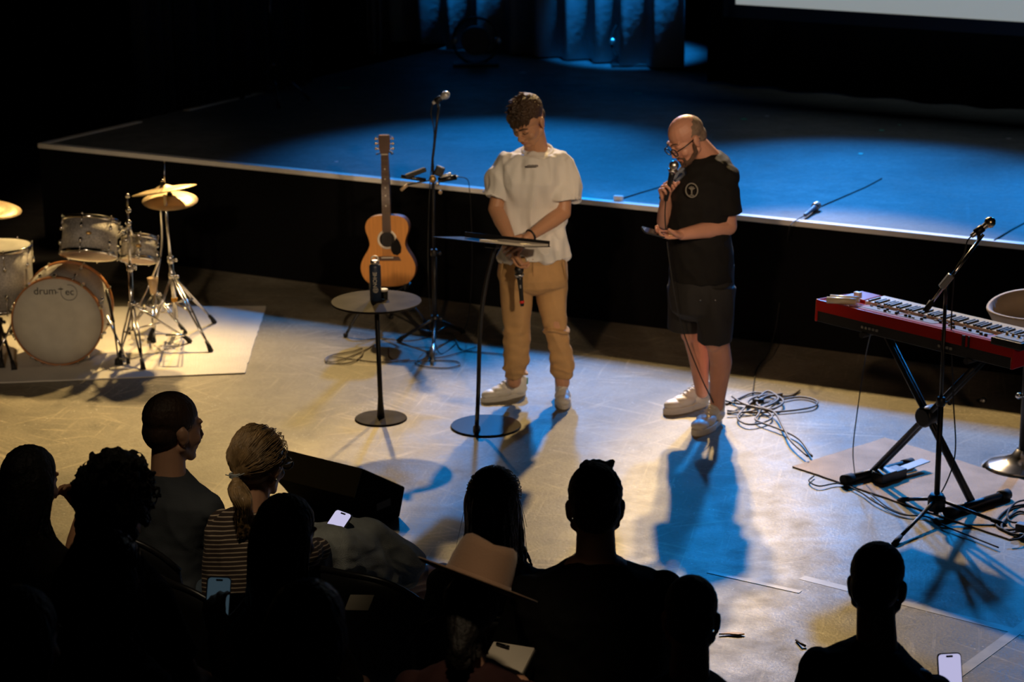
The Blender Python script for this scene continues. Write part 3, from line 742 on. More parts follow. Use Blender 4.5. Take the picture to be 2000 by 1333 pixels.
M['reflection_glow'] = mat('blue_phone_reflection_glow', (0.05, 0.06, 0.07), 0.2, emit=(0.05, 0.085, 0.11), estr=0.45)  # weak glow painted in for stage light reflecting off the phone glass
def phone(label, c, xax, yax, screen=True, group=None, lenses=False, s=1.0):
    c = Vector(c); x = Vector(xax).normalized(); y = Vector(yax); y = (y - x * y.dot(x)).normalized(); z = x.cross(y)
    F = cols(x, y, z); t = thing('phone', label, 'phone', c, group)
    def rr(w, h, r): return [(sx * (w / 2 - r) + cos(a) * r, sy * (h / 2 - r) + sin(a) * r) for sx, sy, a0 in ((1, 1, 0), (-1, 1, pi / 2), (-1, -1, pi), (1, -1, 3 * pi / 2)) for a in (a0, a0 + pi / 6, a0 + pi / 3, a0 + pi / 2)]
    MB().prism(rr(0.075 * s, 0.155 * s, 0.012), -0.0042, 0.0042, c, F).build('case', 'phone_back' if lenses else 'phone_dark', t, bevel=0.0012)
    MB().prism(rr(0.069 * s, 0.148 * s, 0.010), 0.0042, 0.0050, c, F).build('display', ('reflection_glow' if lenses else 'screen_glass') if screen else 'phone_dark', t)
    if screen: MB().prism([(p[0] * 0.9, p[1] * 0.9 + 0.067 * s) for p in rr(0.024, 0.007, 0.003)], 0.0050, 0.0053, c, F).build('notch', 'phone_dark', t)
    if lenses:
        k = MB()
        for a, b in ((-0.018, 0.058), (-0.018, 0.034), (0.002, 0.046)): k.lathe([(0.009, -0.0042), (0.009, -0.0075), (0.006, -0.008)], c + F @ Vector((a, b, 0)), F, 16)
        k.build('camera_lens', 'lens', t)
    return t
phone('dark phone held flat in the hand of the person in black', P2(1276, 454, -0.31), (0.25, -0.92, -0.30), (-0.93, -0.25, 0.36), screen=False, s=0.82)
# ------------------------------------------------------------------ drum kit
M['sparkle'] = mat('silver_sparkle_wrap', (0.50, 0.48, 0.46), 0.35, 0.35, bump=0.5, bscale=220, var=0.35, vscale=120)
M['drumhead'] = mat('coated_drumhead', (0.62, 0.60, 0.52), 0.75, var=0.06, vscale=14)
M['drumhead_clear'] = mat('pinkish_bottom_drumhead', (0.55, 0.40, 0.32), 0.4)
M['hoop_wood'] = mat('orange_wood_hoop', (0.42, 0.17, 0.055), 0.35, var=0.15, vscale=20)
M['maple'] = mat('pale_maple_shell', (0.50, 0.36, 0.22), 0.35, var=0.15)
M['bronze'] = mat('bronze_cymbal', (0.58, 0.44, 0.26), 0.48, 0.7, bump=0.25, bscale=40, var=0.1)
M['rug_white'] = mat('cream_white_rug', (0.78, 0.74, 0.66), 0.95, bump=0.7, bscale=160, var=0.10, vscale=3)
M['brass'] = mat('brass_badge', (0.45, 0.28, 0.10), 0.4, 0.9)

rg = [G(520, 600), G(478, 731), G(-160, 756), G(-160, 604)]
def rug(name, label, pts, m, th=0.008, seed=1):
    rnd = random.Random(seed); o = []
    for i in range(4):
        a, b = pts[i], pts[(i + 1) % 4]
        for k in range(24):
            p = lerp(a, b, k / 24); o.append((p.x + rnd.uniform(-.003, .003), p.y + rnd.uniform(-.003, .003)))
    return tag(MB().prism(o, 0.001, th).build(name, m, origin=pts[0]), label, 'rug')
rug('rug', 'large cream white rug under the drum kit', rg, 'rug_white')
ZR = 0.009

def drum(name, label, c, ax, Rr, H, nl, top='drumhead', bottom='drumhead_clear', hoop='chrome', up=(0, 0, 1), group=None, badge=True, shell='sparkle', cat='drum', base=None):
    """c = centre of the playing (top) head, ax = direction of that head"""
    c = Vector(c); ax = Vector(ax).normalized(); F = frame_from(ax, up); t = thing(name, label, cat, base or (c - ax * H), group)
    T = lambda x, y, z: c + F @ Vector((x, y, z))
    MB().lathe([(Rr, -H + 0.012), (Rr, -0.012)], c, F, 48).build('shell', shell, t)
    MB().lathe([(Rr * 0.99, -0.002), (Rr * 0.99, 0.0), (Rr * 0.5, 0.0015)], c, F, 48).build('top_head', top, t)
    MB().lathe([(Rr * 0.99, -H + 0.002), (Rr * 0.99, -H), (Rr * 0.5, -H - 0.0015)], c, F, 48).build('bottom_head', bottom, t)
    for z in (-0.008, -H + 0.008):
        hw = 0.012 if hoop == 'chrome' else 0.019; s_ = 1 if z > -0.1 else -1
        MB().lathe([(Rr + 0.002, z - hw), (Rr + 0.007, z - hw), (Rr + 0.007, z + hw), (Rr + 0.000, z + hw), (Rr - 0.002, z + hw - 0.003), (Rr + 0.002, z - hw)], c, F, 48, cap=False).build('hoop', hoop, t)
    for i in range(nl):
        a = 2 * pi * (i + 0.5) / nl; r = rotz(a)
        for z in (-0.25 * H - 0.01, -0.75 * H + 0.01):
            m = MB(); pc = T(cos(a) * (Rr + 0.010), sin(a) * (Rr + 0.010), z)
            m.ell(pc, (0.012, 0.011, 0.019), F @ r, 12, 8)
            e = 0.006 if z > -0.5 * H else -H - 0.006 + 0.0
            m.tube([pc, T(cos(a) * (Rr + 0.012), sin(a) * (Rr + 0.012), e)], 0.0032, 8)
            m.ell(T(cos(a) * (Rr + 0.012), sin(a) * (Rr + 0.012), e), (0.006, 0.006, 0.006), F, 10, 6)
            m.build('lug', 'chrome', t, remesh=0)
    if badge:
        b = min(range(24), key=lambda i: (F @ Vector((cos(2 * pi * i / 24), sin(2 * pi * i / 24), 0))).y)
        a = 2 * pi * b / 24
        MB().ell(T(cos(a) * Rr, sin(a) * Rr, -H * 0.5), (0.004, 0.017, 0.012), F @ rotz(a)).build('badge', 'brass', t)
    return t, T, F

# bass drum, front head towards the room
bcn = D(112, 628, 12.50); bax = Vector((0.02, -1, 0.0))
bt, BT, BF_ = drum('bass_drum', 'silver sparkle bass drum with a pale front head and black lettering', bcn, bax, 0.262, 0.40, 8, hoop='hoop_wood', bottom='drumhead', badge=False, cat='bass drum', base=(bcn.x, bcn.y + 0.2, ZR))
Ft = cols((1, 0.02, 0), (0, 0, 1), (0.02, -1, 0))
def bpt(px, py): 
    d = ray(px, py); return CO + d * ((bcn - CO).dot(bax) / d.dot(bax)) + bax * 0.004
text_mesh('lettering', 'drum', 0.062, 'black', bt, bpt(88, 569), Ft, origin=bt['_o'])
text_mesh('lettering', '-', 0.05, 'print_grey', bt, bpt(112, 570), Ft, origin=bt['_o'])
text_mesh('lettering', 'ec', 0.058, 'black', bt, bpt(136, 570.5), Ft, origin=bt['_o'])
cc = bpt(135, 571.5); k = MB()
pts = [cc + Ft @ Vector((cos(a) * 0.047, sin(a) * 0.047, 0)) for a in np.linspace(1.75, -pi * 1.0, 34)]
pts += [cc + Ft @ Vector((-0.047, 0.012, 0)), cc + Ft @ Vector((-0.047, 0.034, 0))]
k.tube(pts, 0.0032, 8, flat=0.4); k.tube([cc + Ft @ Vector((-0.062, 0.022, 0)), cc + Ft @ Vector((-0.034, 0.022, 0))], 0.003, 8)
k.build('ring_mark', 'black', bt)
for q in (-1, 1):   # spurs and claw hooks
    p = BT(q * 0.27, 0, -0.12) if abs(BF_.col[0].x) > 0.5 else BT(0, q * 0.27, -0.12)
    s_ = 1 if p.x > bcn.x else -1
    foot = Vector((p.x + s_ * 0.13, p.y - 0.10, ZR + 0.005))
    sp = MB().tube([p, foot], 0.007, 10).build('spur', 'chrome', bt); MB().lathe([(0.012, 0), (0.009, 0.03)], foot - Vector((0, 0, 0.004)), None, 12).build('rubber_foot', 'rubber', sp, origin=bt['_o'])
for i in range(10):
    a = 2 * pi * (i + 0.5) / 10
    MB().box(bcn + Vector((cos(a) * 0.272, 0.004, sin(a) * 0.272)), (0.016, 0.045, 0.022), Matrix.Rotation(-a, 3, 'Y')).build('claw_hook', 'chrome', bt, bevel=0.003)

tom_ax = Vector((0.05, 0.40, 0.90))
drum('tom_drum', 'larger silver sparkle tom drum mounted above the bass drum', D(178, 430, 12.92), tom_ax, 0.163, 0.22, 6, cat='tom drum', group='rack toms')
drum('tom_drum', 'small silver sparkle tom drum beside the larger tom, crowded with chrome fittings', D(273, 463, 13.15), tom_ax, 0.105, 0.15, 5, cat='tom drum', group='rack toms')
ftc = D(-6, 480, 12.98)
ft, FT_, FF = drum('floor_tom', 'deep floor tom with white top head at the left edge', ftc, (0, 0, 1), 0.2, 0.38, 8, cat='floor tom', base=(ftc.x, ftc.y, ZR))
for a in (-0.5, 1.6, 3.7):
    p = Vector((ftc.x + cos(a) * 0.215, ftc.y + sin(a) * 0.215, 0))
    l = MB().tube([p + Vector((0, 0, ftc.z - 0.12)), p + Vector((0, 0, 0.10)), p + Vector((cos(a) * 0.02, sin(a) * 0.02, ZR + 0.01))], 0.006, 10).build('leg', 'chrome', ft)
    MB().ell(p + Vector((cos(a) * 0.02, sin(a) * 0.02, ZR + 0.016)), (0.014, 0.014, 0.016)).build('rubber_foot', 'rubber', l, origin=ft['_o'])

def cymbal(name, label, c, ax, Rr, group='cymbals', par=None):
    c = Vector(c); F = frame_from(ax); t = thing(name, label, 'cymbal', c, group)
    MB().lathe([(Rr, -0.001), (Rr, 0.0), (Rr * 0.7, 0.010), (Rr * 0.28, 0.017), (Rr * 0.2, 0.026), (Rr * 0.1, 0.034), (0.008, 0.036), (0.008, 0.0345), (Rr * 0.1, 0.032), (Rr * 0.2, 0.024), (Rr * 0.27, 0.0155), (Rr * 0.7, 0.0085)], c, F, 64, cap=False).build('plate', 'bronze', t)
    MB().lathe([(0.016, 0.036), (0.018, 0.044), (0.012, 0.052)], c, F, 16).build('felt_washer', 'rubber', t)
    MB().lathe([(0.004, 0.05), (0.011, 0.053), (0.011, 0.064), (0.005, 0.068)], c, F, 16).build('wing_nut', 'chrome', t)
    return t
hat = D(332, 392, 13.12); hat_top = D(321, 372, 13.0)
cymbal('cymbal', 'upper bronze cymbal of the pair on the chrome stand, tilted to the left', hat_top, (-0.16, 0.10, 0.98), 0.196)
cymbal('cymbal', 'lower bronze cymbal of the pair on the chrome stand, tilted toward the room', hat, (0.02, -0.16, 0.98), 0.168)
cymbal('cymbal', 'bronze cymbal cut off by the left edge above the floor tom', D(-30, 409, 12.75), (0.12, -0.06, 0.99), 0.215)

def tripod(name, label, base, top, feet, zc, zb, cat='stand', group=None, m='chrome', r=0.0115, z0=ZR, double=True, foot='rubber', knobs=2, braces=True):
    base = Vector(base); top = Vector(top); t = thing(name, label, cat, (base.x, base.y, z0), group); H = top.z
    at = lambda z: lerp(Vector((base.x, base.y, 0)), top, z / H) if H else base
    MB().tube([at(zb * 0.5 + z0), at(H * 0.55)], r * 1.25, 14).build('lower_tube', m, t)
    MB().tube([at(H * 0.5), top], r * 0.8, 12).build('upper_tube', m, t)
    MB().lathe([(r * 1.7, -0.02), (r * 1.9, -0.015), (r * 1.9, 0.015), (r * 1.5, 0.022)], at(H * 0.55), None, 16).build('collar', m, t)
    MB().lathe([(r * 1.8, -0.02), (r * 2.1, 0), (r * 1.8, 0.02)], at(zc), None, 16).build('leg_collar', m, t)
    for k in range(knobs):
        p = at(H * 0.55 if k == 0 else zc); MB().tube([p, p + Vector((0.03, -0.02, 0))], 0.004, 8).ell(p + Vector((0.036, -0.024, 0)), (0.011, 0.004, 0.012)).build('wing_screw', m, t)
    for f in feet:
        f = Vector(f); f.z = z0 + 0.012; c = at(zc); dr = (f - c); side = Vector((dr.y, -dr.x, 0)).normalized() * (0.009 if double else 0)
        mb = MB()
        for s in ((-1, 1) if double else (0,)): mb.tube([c + side * s, lerp(c, f, 0.5) + side * s * 1.3, f - dr.normalized() * 0.03], 0.0062 if double else 0.009, 8)
        l = mb.build('leg', m, t)
        d_ = dr.normalized(); MB().tube([f - d_ * 0.065, f - d_ * 0.03, f + Vector((0, 0, -0.01))], [0.011, 0.013, 0.017], 12).build('rubber_foot', foot, l, origin=t['_o'])
        if braces: MB().tube([at(zb), lerp(c, f, 0.5)], 0.006, 8).build('brace', m, t)
    return t, at
hb = G(347, 655); ht = Vector(hat) + Vector((0, 0, 0.0))
cs, at_ = tripod('cymbal_stand', 'chrome double-braced stand carrying the pair of bronze cymbals', hb, hat_top - Vector((0.0, 0, 0.03)), [G(412, 690), G(419, 634), G(292, 668)], 0.40, 0.22, 'cymbal stand', 'drum kit stands')
MB().tube([hat_top + Vector((0, 0, 0.0)), hat_top + Vector((0.008, 0, 0.17))], 0.004, 8).build('pull_rod', 'chrome', cs)
MB().ell(hat_top + Vector((0.008, 0, 0.17)), (0.006, 0.006, 0.006)).build('rod_tip', 'rubber', cs)
M['orange_tape'] = mat('orange_tape', (0.65, 0.30, 0.02), 0.6)
MB().lathe([(0.018, -0.012), (0.018, 0.012)], at_(0.24), None, 16).build('tape_band', 'orange_tape', cs)
sb = G(262, 688); stp = D(247, 385, sb.y + 0.02)
ms, at2 = tripod('tom_stand', 'chrome stand with a bare jointed top, between the toms and the cymbals', sb, stp, [G(280, 725), G(232, 712), G(372, 672)], 0.30, 0.14, 'drum stand', 'drum kit stands')
for px, py, r in ((249, 383, .013), (251, 411, .017), (251, 436, .02), (262, 520, .016), (246, 470, .014), (240, 455, .012), (266, 500, .013), (290, 470, .012), (237, 445, .011)):
    MB().ell(D(px, py, sb.y - 0.02), (r, r * 0.8, r)).ell(D(px + 3, py + 1, sb.y - 0.05), (r * 0.45, r * 0.4, r * 0.6)).build('joint', 'chrome', ms)
MB().tube([D(250, 440, sb.y), D(225, 470, sb.y + 0.1)], 0.009, 10).build('mount_arm', 'chrome', ms)
MB().tube([D(252, 440, sb.y), D(262, 470, sb.y + 0.12)], 0.009, 10).build('mount_arm', 'chrome', ms)
# a third stand further back with bent tubes, and the snare stand legs
tb = G(300, 640)
s3, at3 = tripod('snare_stand', 'low chrome stand with bent tubes behind the tom stand', tb, D(303, 560, tb.y), [G(362, 655), G(300, 672), G(252, 655)], 0.22, 0.10, 'drum stand', 'drum kit stands')
MB().tube(spline([D(314, 405, 13.3), D(316, 480, 13.35), D(304, 560, 13.3), D(300, 600, 13.2), D(282, 598, 13.1)]), 0.008, 10).build('bent_tube', 'chrome', s3)
MB().tube(spline([D(314, 500, 13.3), D(290, 560, 13.3), D(270, 600, 13.2)]), 0.007, 10).build('bent_tube', 'chrome', s3)
MB().lathe([(0.020, -0.05), (0.034, 0.05)], D(299, 558, 13.25), None, 16).build('felt_pad', 'maple', s3)
pd = thing('drum_pedal', 'chrome hi-hat pedal on the rug below the cymbal stand', 'pedal', G(342, 662, ZR))
MB().prism([(-.045, -.15), (.045, -.15), (.035, .13), (-.035, .13)], 0.0, 0.018, G(342, 664, ZR), Matrix.Rotation(0.06, 3, 'X')).build('footboard', 'steel', pd, bevel=0.004)
MB().tube([G(325, 655, ZR + 0.03), G(325, 655, 0.16)], 0.007, 8).tube([G(360, 655, ZR + 0.03), G(360, 655, 0.16)], 0.007, 8).tube([G(325, 655, 0.16), G(360, 655, 0.16)], 0.007, 8).build('pedal_frame', 'chrome', pd)
# dark tripod in front of the floor tom
lb = G(2, 690)
tripod('microphone_stand', 'short black stand in front of the floor tom at the left edge', lb, D(-2, 620, lb.y), [G(28, 726), G(4, 722), G(-40, 700)], 0.20, 0.08, 'microphone stand', m='black', double=False)
MB_ = thing('microphone', 'slim black microphone on a low stand in front of the bass drum', 'microphone', D(218, 610, 12.3))
MB().tube([D(208, 566, 12.35), D(222, 630, 12.3)], 0.008, 10).build('boom', 'black', MB_); MB().tube(spline([D(222, 630, 12.3), D(226, 665, 12.28), G(232, 708, ZR + .01)]), 0.005, 8).build('stem', 'black', MB_)
MB().lathe([(0.026, 0), (0.022, 0.03), (0.012, 0.04)], G(232, 712, ZR), None, 16).build('foot', 'rubber', MB_)
# ------------------------------------------------------------------ guitar on its stand
M['spruce'] = mat('amber_spruce_top', (0.62, 0.26, 0.06), 0.35, var=0.14, vscale=14, stretch=(14, 1, 0.4))
M['mahogany'] = mat('dark_mahogany', (0.16, 0.06, 0.03), 0.4, var=0.2)
M['rosewood'] = mat('rosewood', (0.09, 0.045, 0.03), 0.45, var=0.2)
M['pearl'] = mat('pearl_inlay', (0.75, 0.70, 0.60), 0.3)
M['gold'] = mat('pale_gold_metal', (0.75, 0.60, 0.35), 0.25, 1.0)
M['hole'] = mat('dark_sound_hole', (0.01, 0.008, 0.006), 0.9)
gb = D(759, 560, 13.15); gtop = D(750, 262, 13.24)
gz = (gtop - gb).normalized(); gx = Vector((1, -0.10, 0)).normalized(); gx = (gx - gz * gx.dot(gz)).normalized(); gy = gz.cross(gx)
GF = cols(gx, gy, gz); GP = lambda x, y, z: gb + GF @ Vector((x, y, z)); GL = (gtop - gb).length; gs = GL / 1.0
def gout(k=1.0):
    half = [(0, 0.0), (.06, .003), (.115, .018), (.152, .055), (.170, .105), (.168, .15), (.150, .195), (.126, .235), (.112, .268), (.111, .295), (.120, .33), (.132, .365), (.134, .40), (.122, .435), (.095, .458), (.05, .468), (0, .468)]
    p = [(x * k, z * gs) for x, z in half]; full = p + [(-x, z) for x, z in reversed(p[1:-1])]
    sp = spline([Vector((x, z, 0)) for x, z in full] + [Vector((0, 0, 0))], 3)
    return [(v.x, v.y) for v in sp[:-1]]
gt = thing('acoustic_guitar', 'acoustic guitar with amber top and black pickguard, leaning upright on a stand', 'guitar', gb)
GR = GF @ Matrix.Rotation(pi / 2, 3, 'X')        # local x->x, y->z, z-> -y
MB().prism(gout(), -0.095, -0.001, gb, GR).build('body', 'mahogany', gt, bevel=0.004)
MB().prism(gout(0.99), 0.0, 0.003, gb, GR).build('soundboard', 'spruce', gt)
q = GR
hz = 0.312 * gs
MB().lathe([(0.047, 0.0032), (0.047, 0.0042)], gb + gz * hz, q, 40).build('sound_hole', 'hole', gt)
MB().lathe([(0.060, 0.003), (0.060, 0.0045), (0.048, 0.0045), (0.048, 0.003)], gb + gz * hz, q, 40, cap=False).build('rosette', 'pearl', gt)
pg = [(.020, .275), (.045, .300), (.058, .325), (.075, .300), (.088, .262), (.085, .225), (.062, .205), (.035, .213), (.022, .24)]
MB().prism([(x, z * gs) for x, z in pg], 0.003, 0.0055, gb, q).build('pickguard', 'black_gloss', gt, bevel=0.001)
MB().prism([(x, z * gs) for x, z in ((-.085, .172), (.085, .172), (.07, .20), (-.07, .20))], 0.003, 0.011, gb, q).build('bridge', 'rosewood', gt, bevel=0.002)
MB().prism([(x, z * gs) for x, z in ((-.036, .190), (.036, .190), (.036, .196), (-.036, .196))], 0.011, 0.015, gb, q).build('saddle', 'pearl', gt)
MB().prism([(x, z * gs) for x, z in ((-.027, .36), (.027, .36), (.022, .865), (-.022, .865))], 0.003, 0.010, gb, q).build('fretboard', 'rosewood', gt)
MB().tube([GP(0, 0.03, .42 * gs), GP(0, 0.012, .50 * gs), GP(0, 0.010, .87 * gs)], [0.03, 0.024, 0.022], 16, flat=0.7, up=(0, 1, 0)).build('neck', 'mahogany', gt)
for i in range(14):
    z = (0.865 - (0.865 - 0.18) * (1 - 2 ** (-(i + 1) / 12))) * gs
    w = 0.022 + (0.865 * gs - z) * 0.01
    MB().prism([(-w, z), (w, z), (w, z + 0.0022), (-w, z + 0.0022)], 0.0095, 0.0115, gb, q).build('fret', 'gold', gt)
for i in (3, 5, 7, 9, 12):
    z = (0.865 - (0.865 - 0.18) * (1 - 2 ** (-(i - 0.5) / 12))) * gs
    MB().ell(GP(0, -0.0105, z), (0.005, 0.001, 0.005), GF, 10, 6).build('fret_marker', 'pearl', gt)
hs = MB().prism([(x, z * gs) for x, z in ((-.022, .87), (.022, .87), (.033, .90), (.036, .985), (.030, .995), (-.030, .995), (-.036, .985), (-.033, .90))], -0.010, 0.006, gb, q @ Matrix.Rotation(0.0, 3, 'X')).build('headstock', 'rosewood', gt, bevel=0.002)
for s in (-1, 1):
    for i in range(3):
        z = (0.905 + 0.032 * i) * gs
        pgm = MB().tube([GP(s * 0.030, 0.004, z), GP(s * 0.046, 0.004, z)], 0.003, 8).ell(GP(s * 0.052, 0.004, z), (0.009, 0.006, 0.008), GF, 12, 8).build('tuning_peg', 'gold', gt)
for i in range(6):
    x = -0.026 + 0.0104 * i
    MB().tube([GP(x, -0.016, 0.194 * gs), GP(x * 0.68, -0.013, 0.868 * gs)], 0.0009, 5).build('string', 'steel', gt)
MB().prism([(-.022, .866 * gs), (.022, .866 * gs), (.022, .871 * gs), (-.022, .871 * gs)], 0.006, 0.0135, gb, q).build('nut', 'pearl', gt)
st = thing('guitar_stand', 'thin black tubular stand holding the acoustic guitar upright', 'guitar stand', (gb.x, gb.y + 0.12, 0))
bc_ = Vector((gb.x - 0.01, gb.y + 0.16, 0))
MB().tube([bc_ + Vector((0, 0, 0.14)), GP(0, 0.15, 0.5), GP(0, 0.10, 0.90 * gs)], 0.009, 10).build('post', 'black', st)
MB().tube(spline([GP(-0.045, -0.02, 0.872 * gs), GP(-0.045, 0.03, 0.872 * gs), GP(0, 0.10, 0.88 * gs), GP(0.045, 0.03, 0.872 * gs), GP(0.045, -0.02, 0.872 * gs)]), 0.006, 8).build('neck_yoke', 'black', st)
for x, y in ((-0.26, -0.20), (0.27, -0.20), (0.0, 0.22)):
    l = MB().tube(spline([bc_ + Vector((0, 0, 0.20)), bc_ + Vector((x * .6, y * .6, 0.16)), bc_ + Vector((x, y, 0.012))]), 0.009, 10).build('leg', 'black', st)
    MB().ell(bc_ + Vector((x, y, 0.013)), (0.016, 0.016, 0.013)).build('rubber_foot', 'rubber', l, origin=st['_o'])
for s in (-1, 1):
    MB().tube(spline([bc_ + Vector((0, 0, 0.20)), GP(s * 0.11, 0.115, 0.0), GP(s * 0.11, 0.05, -0.012), GP(s * 0.11, -0.03, -0.014), GP(s * 0.11, -0.035, 0.02)]), 0.008, 10).build('cradle_arm', 'black', st)

# ------------------------------------------------------------------ centre microphone stand
mbp = G(850, 672)
ct, cat_ = tripod('microphone_stand', 'tall black boom microphone stand behind the round table, with a cluster of clipped gear', mbp, D(846, 345, mbp.y), [G(845, 706), G(778, 668), G(905, 650)], 0.16, 0.07, 'microphone stand', m='black', z0=0.0, double=False, r=0.012)
MB().tube([D(846, 345, mbp.y), D(845, 310, mbp.y), D(852, 250, mbp.y - .01), D(857, 205, mbp.y - .02)], 0.0075, 10).build('boom', 'black', ct)
MB().ell(D(845, 350, mbp.y - .01), (0.022, 0.02, 0.024)).build('clutch', 'brass', ct)
MB().tube([G(845, 706, 0.02), D(848, 655, mbp.y - .12)], 0.011, 10).build('front_leg_sleeve', 'steel', ct)
def mic_on_stand(label, tail, headp, group=None, bodym='black', grille='steel', cable=None):
    t = handheld_mic('microphone', label, headp, tail, group, grille=grille, bodymat=bodym, cable=cable, switch=False)
    a = lerp(tail, headp, 0.35); ax = (Vector(headp) - Vector(tail)).normalized(); F = frame_from(ax)
    MB().lathe([(0.015, -0.022), (0.0185, -0.02), (0.0185, 0.02), (0.016, 0.022)], a, F, 16, cap=False).box(a + Vector((0, 0, -0.03)), (0.014, 0.014, 0.03)).build('clip', 'black', t)
    return t
M['white_metal'] = mat('pale_metal_body', (0.62, 0.62, 0.60), 0.35, 0.3)
mic_on_stand('pale silver microphone at the top of the tall centre stand', D(845, 202, mbp.y - .03), D(876, 182, mbp.y - .03), bodym='white_metal', grille='white_metal',
             cable=[D(842, 222, mbp.y), D(848, 260, mbp.y + .02), D(843, 320, mbp.y + .03), D(838, 400, mbp.y + .03), D(836, 520, mbp.y + .03), D(842, 620, mbp.y + .03), G(858, 690, .01), G(895, 668, .01)])
ga = thing('clipped_gear', 'cluster of dark clamps and short tubes clipped across the tall centre stand', 'stand attachment', D(845, 345, mbp.y - .03))
Yg = mbp.y - 0.03
MB().tube([D(783, 345, Yg), D(832, 352, Yg)], 0.012, 10).build('dark_tube', 'black_gloss', ga)
MB().box(D(812, 338, Yg), (0.13, 0.03, 0.028), Matrix.Rotation(-0.35, 3, 'Y')).build('clamp_body', 'black', ga, bevel=0.005)
MB().box(D(858, 334, Yg), (0.055, 0.04, 0.06), Matrix.Rotation(0.4, 3, 'Y')).build('clamp_body', 'black', ga, bevel=0.008)
MB().tube([D(860, 346, Yg), D(881, 340, Yg)], 0.011, 10).build('pale_tube', 'white_metal', ga)
MB().tube([D(856, 352, Yg), D(892, 346, Yg)], 0.017, 12).build('dark_tube', 'black_gloss', ga)
MB().ell(D(892, 345, Yg), (0.009, 0.009, 0.009)).build('end_cap', 'steel', ga)
MB().ell(D(861, 330, Yg), (0.010, 0.010, 0.010)).build('knob', 'steel', ga)
MB().tube([D(783, 372, Yg), D(796, 361, Yg)], 0.010, 10).build('handle', 'maple', ga)
MB().tube([D(796, 361, Yg), D(840, 352, Yg)], 0.005, 8).build('handle_arm', 'black', ga)
MB().ell(D(860, 376, Yg), (0.012, 0.012, 0.013)).build('knob', 'maple', ga)
MB().ell(D(854, 359, Yg), (0.014, 0.012, 0.014)).build('knob', 'steel', ga)
MB().tube(spline([D(892, 345, Yg), D(912, 350, Yg), D(917, 370, Yg), D(920, 420, Yg), D(922, 520, Yg + .1), D(915, 620, Yg + .15), G(900, 655, .01)]), 0.0028, 6).build('cable', 'rubber', ga)

# ------------------------------------------------------------------ round table, bottle and jar
M['table_metal'] = mat('dark_scuffed_metal', (0.032, 0.028, 0.025), 0.45, 0.0, var=0.4, vscale=7, spec=0.01)
tb_ = G(744, 819); TZ = 0.68; tc_ = G(735, 588, TZ)
t = thing('side_table', 'small round black metal table with a single stem, under a blue bottle', 'table', (tb_.x, tb_.y, 0))
tr_ = 177 / 2 / FPX * (tc_ - CO).length
MB().lathe([(tr_ - 0.004, 0), (tr_, 0.003), (tr_, 0.009), (tr_ - 0.003, 0.012)], (tc_.x, tc_.y, TZ - 0.012), None, 64).build('tabletop', 'table_metal', t)
MB().lathe([(0.142, 0), (0.142, 0.006), (0.138, 0.010)], (tb_.x, tb_.y, 0), None, 56).build('base_plate', 'table_metal', t)
MB().tube([(tb_.x, tb_.y, 0.01), (tb_.x, tb_.y, 0.035), (tb_.x, tb_.y, 0.13), (tc_.x, tc_.y, TZ - 0.012)], [0.021, 0.020, 0.0135, 0.0125], 16).build('stem', 'black', t)
M['navy'] = mat('navy_blue_enamel', (0.018, 0.035, 0.075), 0.4)
bo = G(734, 587, TZ); t = thing('water_bottle', 'tall navy blue water bottle with pale vertical lettering', 'bottle', bo)
MB().lathe([(0.028, 0), (0.031, 0.004), (0.031, 0.185), (0.029, 0.192), (0.024, 0.200)], bo, None, 28).build('bottle_body', 'navy', t)
MB().lathe([(0.022, 0.198), (0.024, 0.202), (0.024, 0.216), (0.020, 0.220)], bo, None, 24).build('cap', 'steel', t)
MB().tube(spline([bo + Vector((-0.018, 0, 0.216)), bo + Vector((-0.016, 0, 0.235)), bo + Vector((0.0, 0, 0.242)), bo + Vector((0.016, 0, 0.235)), bo + Vector((0.018, 0, 0.216))]), 0.004, 8).build('carry_loop', 'pearl', t)
text_mesh('lettering', '@NOHE', 0.030, 'pearl', t, bo + Vector((0.001, -0.0315, 0.105)), cols((0, 0, 1), (-1, 0, 0), (0, -1, 0)), origin=bo)
M['jar_glass'] = mat('clear_jar_glass', (0.9, 0.9, 0.9), 0.05, trans=1.0)
jp = G(750, 584, TZ); t = thing('glass_jar', 'small glass jar with dark contents and a white lid beside the blue bottle', 'jar', jp)
MB().lathe([(0.020, 0), (0.022, 0.003), (0.022, 0.042), (0.020, 0.044)], jp, None, 24).build('jar_glass', 'jar_glass', t)
MB().lathe([(0.018, 0.004), (0.019, 0.006), (0.019, 0.038)], jp, None, 20).build('contents', 'black', t)
MB().lathe([(0.0225, 0.044), (0.0225, 0.053), (0.020, 0.055)], jp, None, 24).build('lid', 'pearl', t)

# ------------------------------------------------------------------ music stand
sb_ = G(949, 834); t = thing('music_stand', 'black music stand with curved stem and round base before the person in white', 'music stand', (sb_.x, sb_.y, 0))
MB().lathe([(0.190, 0), (0.190, 0.007), (0.186, 0.011)], (sb_.x, sb_.y, 0), None, 64).build('base_plate', 'black_gloss', t)
sY = sb_.y
stem = [G(931, 836, 0.01), G(931, 836, 0.05), D(934, 770, sY - .02), D(938, 640, sY), D(948, 560, sY + .02), D(962, 500, sY + .03), D(968, 478, sY + .03)]
MB().tube(spline(stem), [0.020] * 3 + [0.014] * 3 + [0.0115] * 19 + [0.0115] * 12, 14).build('stem', 'black', t)
dc = D(962, 472, sY + 0.02)
ux = Vector((0.88, -0.47, 0.0)).normalized(); vy = Vector((0.47, 0.88, 0)).normalized(); vy = (vy * cos(0.20) - Vector((0, 0, 1)) * sin(0.20)).normalized(); DF = cols(ux, vy, ux.cross(vy))
dw, dh = 0.27, 0.165
